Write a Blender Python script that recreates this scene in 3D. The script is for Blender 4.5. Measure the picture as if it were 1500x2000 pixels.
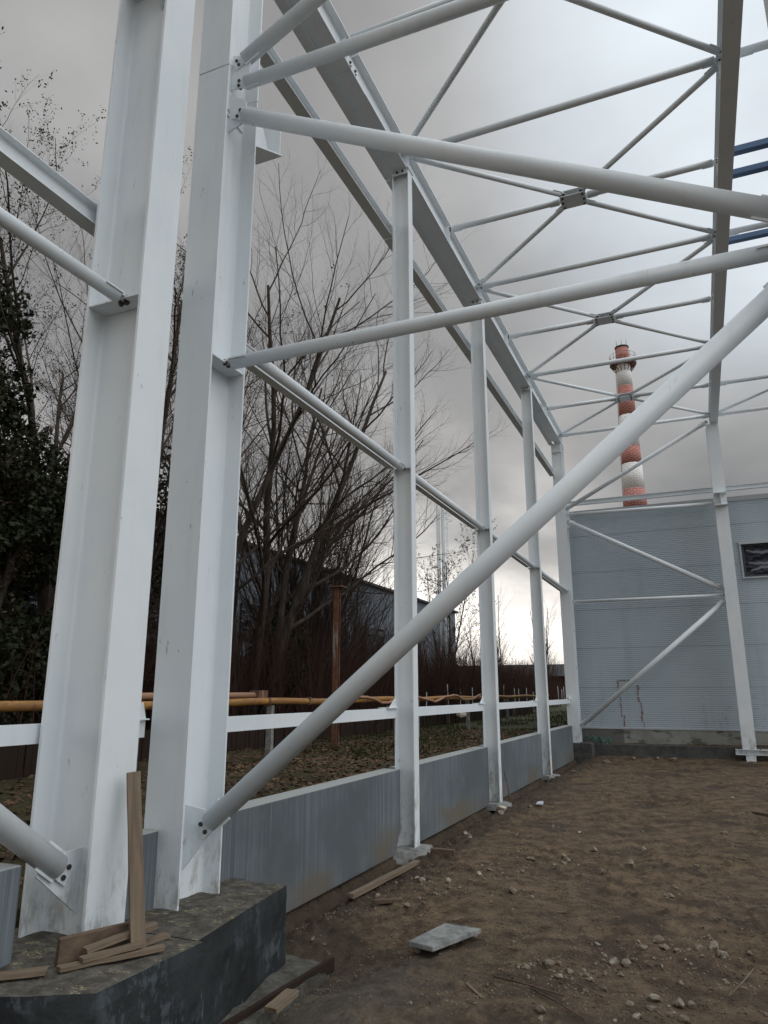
import bpy, math, random
from mathutils import Vector, Matrix, noise
R = math.radians
rnd = random.Random(7)
for o in list(bpy.data.objects): bpy.data.objects.remove(o)
sc = bpy.context.scene
col = sc.collection

# ------------------------------------------------------------------ camera
CX, CZ, FPX = 3.0863, 1.7, 1416.75
cd = bpy.data.cameras.new('camera'); cam = bpy.data.objects.new('camera', cd); col.objects.link(cam)
yaw, pitch, roll = 0.40155, 0.24428, -0.00118
cy_, sy_, cp_, sp_ = math.cos(yaw), math.sin(yaw), math.cos(pitch), math.sin(pitch)
fw = Vector((-sy_*cp_, cy_*cp_, sp_)); rt = Vector((cy_, sy_, 0)); up = rt.cross(fw)
r2 = math.cos(roll)*rt + math.sin(roll)*up; u2 = -math.sin(roll)*rt + math.cos(roll)*up
m3 = Matrix((r2, u2, -fw)).transposed()
cam.matrix_world = Matrix.Translation((CX, 0, CZ)) @ m3.to_4x4()
cd.sensor_fit = 'VERTICAL'; cd.sensor_height = 34.6; cd.sensor_width = 26.0
cd.lens = FPX/2000*34.6
cd.clip_start = 0.05; cd.clip_end = 2000
sc.camera = cam
sc.render.resolution_x = 768; sc.render.resolution_y = 1024
sc.view_settings.view_transform = 'Standard'; sc.view_settings.look = 'None'
sc.view_settings.exposure = 0.22; sc.view_settings.gamma = 1.0

# ------------------------------------------------------------------ world: overcast evening sky
SUN_EL, SUN_AZ = R(42), R(100)      # azimuth measured from +Y towards +X
world = bpy.data.worlds.new('World'); sc.world = world; world.use_nodes = True
wt = world.node_tree; wt.nodes.clear()
class G:
    def __init__(s, t): s.t = t
    def n(s, k, **kw):
        a = s.t.nodes.new(k)
        for q, v in kw.items(): setattr(a, q, v)
        return a
    def put(s, sock, v):
        if isinstance(v, (int, float)): sock.default_value = v
        elif isinstance(v, (tuple, list)):
            sock.default_value = tuple(v) + ((1.0,) if len(v) == 3 and sock.type == 'RGBA' else ())
        else: s.t.links.new(v, sock)
    def m(s, op, a, b=0.0, c=0.0):
        x = s.n('ShaderNodeMath', operation=op); s.put(x.inputs[0], a); s.put(x.inputs[1], b); s.put(x.inputs[2], c)
        return x.outputs[0]
    def ss(s, v, a, b, t0=0.0, t1=1.0):
        x = s.n('ShaderNodeMapRange', interpolation_type='SMOOTHSTEP', clamp=True)
        s.put(x.inputs[0], v); x.inputs[1].default_value = a; x.inputs[2].default_value = b
        x.inputs[3].default_value = t0; x.inputs[4].default_value = t1
        return x.outputs[0]
    def mix(s, f, a, b, bt='MIX'):
        x = s.n('ShaderNodeMix', data_type='RGBA', blend_type=bt)
        s.put(x.inputs[0], f); s.put(x.inputs[6], a); s.put(x.inputs[7], b)
        return x.outputs[2]
    def noise(s, vec, scale, detail=4, rough=.5, dist=0.0):
        x = s.n('ShaderNodeTexNoise'); s.put(x.inputs['Vector'], vec) if vec is not None else None
        x.inputs['Scale'].default_value = scale; x.inputs['Detail'].default_value = detail
        x.inputs['Roughness'].default_value = rough; x.inputs['Distortion'].default_value = dist
        return x.outputs['Fac']
    def mapping(s, vec, scale=(1, 1, 1), rot=(0, 0, 0), loc=(0, 0, 0)):
        x = s.n('ShaderNodeMapping'); s.put(x.inputs[0], vec)
        x.inputs['Scale'].default_value = scale; x.inputs['Rotation'].default_value = rot; x.inputs['Location'].default_value = loc
        return x.outputs[0]
g = G(wt)
tc = g.n('ShaderNodeTexCoord'); D = tc.outputs['Generated']
sp = g.n('ShaderNodeSeparateXYZ'); g.put(sp.inputs[0], D)
X, Y, Z = sp.outputs
zz = g.m('MAXIMUM', Z, 0.0)
inv = g.m('DIVIDE', 1.0, g.m('ADD', zz, 0.30))
cv = g.n('ShaderNodeCombineXYZ'); g.put(cv.inputs[0], g.m('MULTIPLY', X, inv)); g.put(cv.inputs[1], g.m('MULTIPLY', Y, inv)); g.put(cv.inputs[2], g.m('MULTIPLY', Z, .6))
n1 = g.noise(cv.outputs[0], 1.15, 6, .52, .25)
n2 = g.noise(cv.outputs[0], 3.1, 5, .5, .2)
dt = g.n('ShaderNodeVectorMath', operation='DOT_PRODUCT'); g.put(dt.inputs[0], D); dt.inputs[1].default_value = (0.25, 0.72, 0.65)
br = g.m('MULTIPLY', g.m('ADD', g.m('MULTIPLY', g.ss(dt.outputs['Value'], .885, .985), .26), g.m('MULTIPLY', g.ss(dt.outputs['Value'], .80, .94), .11)), g.ss(Z, .26, .42))
over = g.m('MULTIPLY', g.ss(Z, .75, .95), .90)
left = g.ss(g.m('MULTIPLY', X, -1.0), 0.0, 0.20)
low = g.m('SUBTRACT', 1.0, g.ss(Z, .04, .46))
low2 = g.m('SUBTRACT', 1.0, g.ss(Z, .02, .20))
side = g.m('MULTIPLY', g.ss(X, .22, .8), .52)
back = g.m('MULTIPLY', g.ss(g.m('MULTIPLY', Y, -1.0), -.1, .7), .10)
tl_ = g.m('MULTIPLY', g.m('MULTIPLY', g.ss(X, -.30, -.62), g.ss(Z, .50, .68)), .12)
base = g.m('ADD', g.m('ADD', .262, tl_), g.m('ADD', br, g.m('ADD', over, g.m('ADD', side, back))))
mod = g.m('ADD', .06, g.m('ADD', g.m('MULTIPLY', n1, 1.25), g.m('MULTIPLY', n2, .68)))
val = g.m('MULTIPLY', base, mod)
bw = g.m('ADD', br, g.m('ADD', over, side))
cool = g.mix(g.ss(bw, 0.0, .30), (1.015, .998, .975), (.93, 1.0, 1.06))
cc = g.n('ShaderNodeVectorMath', operation='SCALE'); g.put(cc.inputs[0], cool); g.put(cc.inputs['Scale'], val)
glow1 = g.m('MULTIPLY', g.m('MULTIPLY', low, left), g.m('MULTIPLY', .50, g.ss(n1, .34, .62, .35, 1.3)))
glow2 = g.m('MULTIPLY', g.m('MULTIPLY', low2, left), g.m('MULTIPLY', .62, g.ss(n2, .34, .58, .5, 1.15)))
gs1 = g.n('ShaderNodeVectorMath', operation='SCALE'); gs1.inputs[0].default_value = (1.04, .975, .90); g.put(gs1.inputs['Scale'], glow1)
gs2 = g.n('ShaderNodeVectorMath', operation='SCALE'); gs2.inputs[0].default_value = (1.06, .96, .84); g.put(gs2.inputs['Scale'], glow2)
a1 = g.n('ShaderNodeVectorMath', operation='ADD'); g.put(a1.inputs[0], cc.outputs[0]); g.put(a1.inputs[1], gs1.outputs[0])
a2 = g.n('ShaderNodeVectorMath', operation='ADD'); g.put(a2.inputs[0], a1.outputs[0]); g.put(a2.inputs[1], gs2.outputs[0])
x10 = g.n('ShaderNodeVectorMath', operation='SCALE'); g.put(x10.inputs[0], a2.outputs[0]); x10.inputs['Scale'].default_value = 10.0
sky = g.n('ShaderNodeTexSky', sky_type='NISHITA', sun_disc=False, sun_elevation=SUN_EL, sun_rotation=SUN_AZ)
mixs = g.mix(.94, sky.outputs[0], x10.outputs[0])
bg = g.n('ShaderNodeBackground'); g.put(bg.inputs[0], mixs); bg.inputs[1].default_value = 0.10
wo = g.n('ShaderNodeOutputWorld'); wt.links.new(bg.outputs[0], wo.inputs[0])

# ------------------------------------------------------------------ sun behind the cloud
sl = bpy.data.lights.new('sun', 'SUN'); sl.energy = 0.75; sl.angle = R(50); sl.color = (1.0, .985, .96)
so = bpy.data.objects.new('sun', sl); col.objects.link(so)
sd = Vector((math.sin(SUN_AZ)*math.cos(SUN_EL), math.cos(SUN_AZ)*math.cos(SUN_EL), math.sin(SUN_EL)))
so.rotation_euler = sd.to_track_quat('Z', 'Y').to_euler(); so.location = (12, -4, 20)

# ------------------------------------------------------------------ materials
def mat(name, base=(.5, .5, .5), rough=.6, metal=0.0, build=None, spec=.5):
    m = bpy.data.materials.new(name); m.use_nodes = True; t = m.node_tree; t.nodes.clear(); g = G(t)
    b = g.n('ShaderNodeBsdfPrincipled'); o = g.n('ShaderNodeOutputMaterial'); t.links.new(b.outputs[0], o.inputs[0])
    b.inputs['Base Color'].default_value = tuple(base)+(1,); b.inputs['Roughness'].default_value = rough
    b.inputs['Metallic'].default_value = metal; b.inputs['Specular IOR Level'].default_value = spec
    if build:
        tc = g.n('ShaderNodeTexCoord'); geo = g.n('ShaderNodeNewGeometry')
        build(g, b, geo.outputs['Position'], tc)
    return m
def bump(g, b, h, strength=.3, dist=.01):
    x = g.n('ShaderNodeBump'); x.inputs['Strength'].default_value = strength; x.inputs['Distance'].default_value = dist
    g.put(x.inputs['Height'], h); g.t.links.new(x.outputs[0], b.inputs['Normal'])
def sepz(g, P):
    s = g.n('ShaderNodeSeparateXYZ'); g.put(s.inputs[0], P); return s.outputs

def f_steel(g, b, P, tc):
    x, y, z = sepz(g, P)
    n = g.noise(P, 1.3, 5, .6); n2 = g.noise(g.mapping(P, (9, 9, 1.3)), 1.0, 6, .65)
    sc_ = g.noise(g.mapping(P, (26, 26, 9)), 1.0, 3, .6)
    c = g.mix(g.ss(n, .35, .7), (.70, .745, .775), (.755, .785, .795))
    c = g.mix(g.m('MULTIPLY', g.ss(n2, .52, .78), .22), c, (.46, .46, .42))
    splash = g.m('MULTIPLY', g.ss(z, .35, 1.05, 1.0, 0.0), g.ss(g.noise(g.mapping(P, (11, 11, 5)), 1.0, 8, .72), .46, .66))
    c = g.mix(g.m('MULTIPLY', splash, .65), c, (.25, .22, .17))
    scr = g.m('MULTIPLY', g.ss(sc_, .665, .71), g.ss(g.noise(P, 2.1, 2, .5), .5, .62))
    c = g.mix(g.m('MULTIPLY', scr, .55), c, (.20, .19, .17))
    g.put(b.inputs['Base Color'], c)
    g.put(b.inputs['Roughness'], g.ss(n2, .2, .8, .38, .62))
    bump(g, b, g.noise(P, 60, 3, .6), .06, .002)
M = {}
M['steel'] = mat('white_painted_steel', build=f_steel)
M['bolt'] = mat('dark_bolt_steel', (.07, .068, .06), .5, .7)
M['blue'] = mat('blue_primed_steel', (.075, .14, .26), .5)
def f_panel(g, b, P, tc):
    x, y, z = sepz(g, P)
    st = g.noise(g.mapping(P, (9, 48, .55)), 1.0, 7, .62); wide = g.noise(P, .9, 4, .6); n = g.noise(P, 2.2, 6, .6)
    fine = g.noise(P, 40, 4, .7)
    c = g.mix(g.ss(st, .34, .70), (.088, .106, .120), (.170, .192, .208)); c = g.mix(g.ss(wide, .35, .68), c, (.085, .100, .110))
    runs = g.m('MULTIPLY', g.ss(g.noise(g.mapping(P, (9, 120, 1.6)), 1.0, 3, .5), .68, .72), g.ss(wide, .42, .58)); c = g.mix(g.m('MULTIPLY', runs, .6), c, (.26, .28, .29))
    c = g.mix(g.m('MULTIPLY', g.ss(n, .5, .75), .45), c, (.165, .18, .185))
    c = g.mix(g.m('MULTIPLY', g.ss(g.m('ADD', z, g.m('MULTIPLY', n, -.45)), -.12, .12, .85, 0.0), g.ss(g.noise(P, .62, 3, .5), .44, .60, .12, 1.0)), c, (.13, .105, .075))
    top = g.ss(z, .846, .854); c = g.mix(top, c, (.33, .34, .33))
    wet = g.ss(g.noise(g.mapping(P, (1, 1.6, 1.6)), 1.1, 3, .5), .60, .72)
    c = g.mix(g.m('MULTIPLY', wet, .35), c, (.09, .10, .105))
    c = g.mix(g.m('MULTIPLY', g.ss(fine, .66, .74), .5), c, (.07, .075, .08))
    g.put(b.inputs['Base Color'], c); b.inputs['Roughness'].default_value = .85
    bump(g, b, g.m('ADD', fine, g.m('MULTIPLY', st, .8)), .25, .004)
M['panel'] = mat('cast_concrete', build=f_panel)
def f_found(g, b, P, tc):
    x, y, z = sepz(g, P)
    n = g.noise(P, 3.0, 7, .65); v = g.noise(g.mapping(P, (16, 16, 2.6)), 1.0, 6, .62)
    c = g.mix(g.ss(n, .35, .7), (.020, .022, .023), (.042, .046, .048))
    sm = g.m('MULTIPLY', g.ss(g.noise(g.mapping(P, (9, 9, 6)), 1.0, 8, .7), .50, .60), g.ss(g.noise(P, 1.7, 2, .5), .50, .60))
    c = g.mix(g.m('MULTIPLY', sm, .6), c, (.10, .115, .13))
    runs = g.m('MULTIPLY', g.m('MULTIPLY', g.ss(v, .56, .66), g.ss(z, .16, .10)), g.ss(g.noise(P, 2.3, 2, .5), .46, .54))
    c = g.mix(g.m('MULTIPLY', runs, .7), c, (.25, .28, .30))
    tt = g.mix(g.ss(g.noise(P, 14, 6, .7), .35, .68), (.060, .054, .044), (.135, .125, .105))
    straw = g.m('MULTIPLY', g.ss(g.noise(g.mapping(P, (5, 9, 1)), 1.6, 3, .5), .56, .64), g.ss(g.noise(P, 70, 2, .6), .48, .58))
    tt = g.mix(g.m('MULTIPLY', straw, .6), tt, (.38, .33, .20))
    nz = g.n('ShaderNodeNewGeometry'); q = sepz(g, nz.outputs['Normal'])
    c = g.mix(g.ss(q[2], .6, .85), c, tt)
    g.put(b.inputs['Base Color'], c); b.inputs['Roughness'].default_value = .92; b.inputs['Specular IOR Level'].default_value = .15
    bump(g, b, g.noise(P, 35, 6, .7), .6, .012)
M['found'] = mat('tarred_foundation_concrete', build=f_found)
def f_kerb(g, b, P, tc):
    n = g.noise(P, 2.5, 8, .7); v = g.noise(g.mapping(P, (5, 5, 1.2)), 1.0, 6, .65)
    c = g.mix(g.ss(n, .35, .68), (.045, .046, .043), (.095, .095, .088)); c = g.mix(g.m('MULTIPLY', g.ss(v, .55, .7), .5), c, (.035, .034, .031))
    g.put(b.inputs['Base Color'], c); b.inputs['Roughness'].default_value = .9; bump(g, b, n, .5, .01)
def f_lump2(g, b, P, tc):
    n = g.noise(P, 7, 8, .72)
    g.put(b.inputs['Base Color'], g.mix(g.ss(n, .34, .66), (.045, .040, .032), (.125, .118, .102))); b.inputs['Roughness'].default_value = .95
    bump(g, b, g.noise(P, 30, 6, .75), .8, .015)
M['kerb'] = mat('dark_kerb_concrete', build=f_kerb)
M['lump2'] = mat('gritty_footing_concrete', build=f_lump2)
def f_lump(g, b, P, tc):
    n = g.noise(P, 9, 7, .7)
    g.put(b.inputs['Base Color'], g.mix(g.ss(n, .3, .7), (.12, .12, .115), (.30, .30, .285))); b.inputs['Roughness'].default_value = .9
    bump(g, b, g.noise(P, 45, 5, .7), .5, .008)
M['lump'] = mat('rough_grey_concrete', build=f_lump)
def f_soil(g, b, P, tc):
    x, y, z = sepz(g, P)
    n = g.noise(P, .55, 6, .6); n2 = g.noise(P, 4.5, 8, .68); n3 = g.noise(P, 38, 6, .72); n4 = g.noise(P, 150, 3, .6)
    c = g.mix(g.ss(n2, .34, .66), (.062, .041, .025), (.160, .110, .066))
    c = g.mix(g.m('MULTIPLY', g.ss(n, .52, .68), .6), c, (.078, .044, .028))
    gry = g.m('MULTIPLY', g.ss(g.m('ADD', y, g.m('MULTIPLY', n, 2.2)), 5.6, 6.6, 1.0, 0.0), g.ss(g.m('ADD', x, g.m('MULTIPLY', n2, .9)), 1.4, 2.4, .85, .12))
    c = g.mix(g.m('MULTIPLY', gry, .75), c, g.mix(n3, (.060, .058, .050), (.125, .118, .100)))
    c = g.mix(g.m('MULTIPLY', g.ss(n3, .56, .72), .65), c, (.25, .195, .14))
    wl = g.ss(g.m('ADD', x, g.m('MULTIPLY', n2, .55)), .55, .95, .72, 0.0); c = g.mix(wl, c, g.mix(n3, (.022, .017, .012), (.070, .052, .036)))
    rub = g.m('MULTIPLY', g.ss(g.noise(P, 1.1, 5, .65), .50, .62), .65); c = g.mix(rub, c, (.040, .028, .019))
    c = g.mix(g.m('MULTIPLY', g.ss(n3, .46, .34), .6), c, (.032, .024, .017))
    vo = g.n('ShaderNodeTexVoronoi'); g.put(vo.inputs['Vector'], P); vo.inputs['Scale'].default_value = 60
    peb = g.m('MULTIPLY', g.ss(vo.outputs['Distance'], .22, .15), g.ss(g.noise(P, 11, 3, .6), .50, .62))
    c = g.mix(g.m('MULTIPLY', peb, .75), c, (.34, .30, .25))
    out = g.ss(x, -.46, -.34, 1.0, 0.0)
    gr = g.mix(g.ss(n2, .35, .62), (.022, .022, .010), (.050, .060, .020))
    gr = g.mix(g.m('MULTIPLY', g.ss(y, 14, 26, 1.0, .25), g.ss(n3, .42, .60)), gr, (.075, .045, .025))
    c = g.mix(out, c, gr)
    g.put(b.inputs['Base Color'], c)
    g.put(b.inputs['Roughness'], g.ss(n, .4, .62, .95, .78))
    h = g.m('ADD', g.m('MULTIPLY', n2, .7), g.m('ADD', g.m('MULTIPLY', n3, .5), g.m('ADD', g.m('MULTIPLY', n4, .18), g.m('MULTIPLY', peb, .3))))
    bump(g, b, h, .85, .035)
M['soil'] = mat('compacted_soil', build=f_soil, spec=.25)
def f_stone(g, b, P, tc):
    oi = g.n('ShaderNodeObjectInfo'); n = g.noise(P, 22, 6, .7)
    a = g.mix(oi.outputs['Random'], (.45, .40, .33), (.23, .20, .16))
    g.put(b.inputs['Base Color'], g.mix(g.ss(n, .30, .62), a, (.13, .095, .062))); b.inputs['Roughness'].default_value = .9
    bump(g, b, g.noise(P, 60, 5, .7), .6, .006)
M['stone'] = mat('dusty_stone', build=f_stone)
def f_gravel(g, b, P, tc):
    n = g.noise(P, 9, 2, .5); n2 = g.noise(P, 70, 3, .6)
    c = g.mix(g.ss(n, .35, .65), (.075, .052, .035), (.23, .19, .14)); c = g.mix(g.ss(n2, .5, .7), c, (.09, .072, .052))
    g.put(b.inputs['Base Color'], c); b.inputs['Roughness'].default_value = .95
M['gravel'] = mat('gravel_bits', build=f_gravel)
def f_wood(g, b, P, tc):
    O = tc.outputs['Object']
    n = g.noise(g.mapping(O, (30, 30, 2.2)), 1.0, 6, .6, .4); s = g.noise(O, 7, 5, .7)
    c = g.mix(g.ss(n, .3, .7), (.115, .082, .055), (.215, .158, .105))
    c = g.mix(g.m('MULTIPLY', g.ss(s, .5, .72), .6), c, (.12, .09, .065))
    g.put(b.inputs['Base Color'], c); b.inputs['Roughness'].default_value = .8; bump(g, b, n, .35, .004)
M['wood'] = mat('raw_timber', build=f_wood)
def f_woodd(g, b, P, tc):
    n = g.noise(g.mapping(P, (20, 4, 20)), 1.0, 6, .6, .4); s = g.noise(P, 7, 5, .7)
    c = g.mix(g.ss(n, .3, .7), (.085, .055, .036), (.15, .10, .065)); c = g.mix(g.m('MULTIPLY', g.ss(s, .45, .7), .6), c, (.04, .032, .025))
    g.put(b.inputs['Base Color'], c); b.inputs['Roughness'].default_value = .85; bump(g, b, n, .35, .004)
M['woodd'] = mat('muddy_timber', build=f_woodd)
M['fence'] = mat('dark_fence_boards', (.030, .019, .014), .9, spec=.2)
def f_clad(g, b, P, tc):
    x, y, z = sepz(g, P)
    n = g.noise(P, .5, 5, .6); v = g.noise(g.mapping(P, (3.0, 3, .25)), 1.0, 5, .6)
    c = g.mix(g.ss(n, .3, .7), (.395, .465, .515), (.435, .495, .535)); c = g.mix(g.m('MULTIPLY', g.ss(v, .5, .75), .28), c, (.27, .295, .30))
    dirt = g.m('MULTIPLY', g.ss(z, .8, 2.0, 1.0, 0.0), g.ss(g.noise(P, 6, 7, .75), .50, .66))
    side = g.ss(x, 2.6, 3.2); c = g.mix(g.m('MULTIPLY', g.m('MULTIPLY', dirt, side), .55), c, (.14, .14, .10))
    g.put(b.inputs['Base Color'], c); b.inputs['Roughness'].default_value = .5
M['clad'] = mat('grey_profiled_cladding', build=f_clad)
M['flash'] = mat('pale_flashing', (.42, .44, .45), .5)
def f_hbase(g, b, P, tc):
    x, y, z = sepz(g, P); n = g.noise(P, 2.5, 7, .65)
    c = g.mix(g.ss(n, .35, .65), (.22, .215, .19), (.30, .30, .27))
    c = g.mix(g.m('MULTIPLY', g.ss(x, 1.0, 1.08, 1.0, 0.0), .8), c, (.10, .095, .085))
    c = g.mix(g.m('MULTIPLY', g.ss(g.noise(g.mapping(P, (1.5, 1, 3)), 1.3, 4, .6), .54, .62), .75), c, (.075, .07, .062))
    g.put(b.inputs['Base Color'], c); b.inputs['Roughness'].default_value = .9; bump(g, b, n, .4, .01)
M['hbase'] = mat('rendered_plinth', build=f_hbase)
M['dark'] = mat('dark_frame', (.045, .05, .06), .45)
M['white'] = mat('white_frame', (.45, .48, .50), .5)
M['reflection'] = mat('painted_reflection_grey', (.17, .18, .21), .35)  # pale grey painted in as reflections on the window pane
def f_glass(g, b, P, tc):
    b.inputs['Base Color'].default_value = (.012, .016, .028, 1); b.inputs['Roughness'].default_value = .06
    n = g.noise(g.mapping(P, (.9, 1, 2.8)), 1.4, 3, .5, .9); bump(g, b, n, .9, .22)
M['glass'] = mat('window_glass', build=f_glass)
def f_rust(g, b, P, tc):
    n = g.noise(P, 8, 6, .7); n2 = g.noise(g.mapping(P, (8, 8, .9)), 1.0, 5, .65)
    c = g.mix(g.ss(n, .35, .65), (.11, .045, .026), (.19, .085, .045)); c = g.mix(g.ss(n2, .52, .60), c, (.27, .23, .19))
    g.put(b.inputs['Base Color'], c); b.inputs['Roughness'].default_value = .85
M['rust'] = mat('rusty_iron', build=f_rust)
def f_redp(g, b, P, tc):
    n = g.noise(P, 12, 6, .7)
    g.put(b.inputs['Base Color'], g.mix(g.ss(n, .45, .55), (.20, .07, .05), (.33, .35, .36))); b.inputs['Roughness'].default_value = .85
M['redp'] = mat('flaking_red_paint', build=f_redp)
def f_pipe(g, b, P, tc):
    n = g.noise(g.mapping(P, (6, 1.5, 6)), 1.2, 6, .65)
    c = g.mix(g.ss(n, .35, .6), (.40, .20, .035), (.26, .12, .04)); c = g.mix(g.ss(g.noise(P, 9, 5, .7), .56, .66), c, (.10, .05, .03))
    g.put(b.inputs['Base Color'], c); b.inputs['Roughness'].default_value = .6
M['pipe'] = mat('yellow_gas_pipe', build=f_pipe)
M['pink'] = mat('faded_pink_pipe', (.36, .20, .12), .7)
def f_bark(g, b, P, tc):
    n = g.noise(g.mapping(P, (9, 9, 2)), 1.0, 5, .65)
    g.put(b.inputs['Base Color'], g.mix(g.ss(n, .35, .65), (.030, .022, .016), (.075, .056, .042))); b.inputs['Roughness'].default_value = .95
M['bark'] = mat('dark_bark', build=f_bark)
M['twig'] = mat('brown_twigs', (.050, .033, .024), .95, spec=.2)
M['brush'] = mat('reddish_brush', (.052, .028, .021), .95, spec=.15)
def f_leaf(c1, c2):
    def f(g, b, P, tc):
        n = g.noise(P, 2.3, 4, .6); g.put(b.inputs['Base Color'], g.mix(g.ss(n, .35, .65), c1, c2)); b.inputs['Roughness'].default_value = .7; b.inputs['Specular IOR Level'].default_value = .2
    return f
M['ivy'] = mat('ivy_leaves', build=f_leaf((.012, .018, .009), (.030, .036, .015)))
M['oldleaf'] = mat('withered_leaves', build=f_leaf((.05, .032, .017), (.022, .026, .012)))
M['litter'] = mat('fallen_leaves', build=f_leaf((.15, .085, .048), (.055, .036, .022)))
M['grass'] = mat('dull_grass', build=f_leaf((.040, .050, .016), (.075, .075, .030)))
def f_shed(g, b, P, tc):
    n = g.noise(g.mapping(P, (1, 3, .35)), .9, 6, .65); x, y, z = sepz(g, P)
    c = g.mix(g.ss(n, .35, .66), (.085, .098, .120), (.165, .185, .210))
    w = g.n('ShaderNodeTexWave', wave_type='BANDS', bands_direction='Y'); g.put(w.inputs['Vector'], P); w.inputs['Scale'].default_value = 1.1
    c = g.mix(g.m('MULTIPLY', g.ss(w.outputs['Fac'], .8, .95), .35), c, (.03, .035, .04))
    g.put(b.inputs['Base Color'], c); b.inputs['Roughness'].default_value = .7
M['shed'] = mat('weathered_dark_sheeting', build=f_shed)
M['roofd'] = mat('dark_roofing', (.035, .034, .034), .8)
def f_brick(c1, c2, mortar, patch):
    def f(g, b, P, tc):
        O = tc.outputs['UV']
        br = g.n('ShaderNodeTexBrick'); g.put(br.inputs['Vector'], O)
        br.inputs['Scale'].default_value = 1.0; br.inputs['Mortar Size'].default_value = .05; br.inputs['Brick Width'].default_value = .55; br.inputs['Row Height'].default_value = .22
        br.inputs['Color1'].default_value = c1+(1,); br.inputs['Color2'].default_value = c2+(1,); br.inputs['Mortar'].default_value = mortar+(1,)
        n = g.noise(g.mapping(P, (1, 1, 1.4)), 1.3, 7, .75)
        g.put(b.inputs['Base Color'], g.mix(g.ss(n, .52, .64), br.outputs['Color'], patch)); b.inputs['Roughness'].default_value = .85
    return f
M['cred'] = mat('red_painted_brick', build=f_brick((.40, .085, .055), (.33, .07, .05), (.45, .28, .25), (.36, .11, .08)))
M['cwhite'] = mat('white_painted_brick', build=f_brick((.82, .81, .79), (.84, .83, .81), (.60, .55, .53), (.80, .79, .77)))
def f_galv(g, b, P, tc):
    n = g.noise(P, 2.2, 5, .6); g.put(b.inputs['Base Color'], g.mix(n, (.45, .46, .46), (.60, .61, .61)))
M['galv'] = mat('galvanised_steel', rough=.5, build=f_galv)

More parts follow.
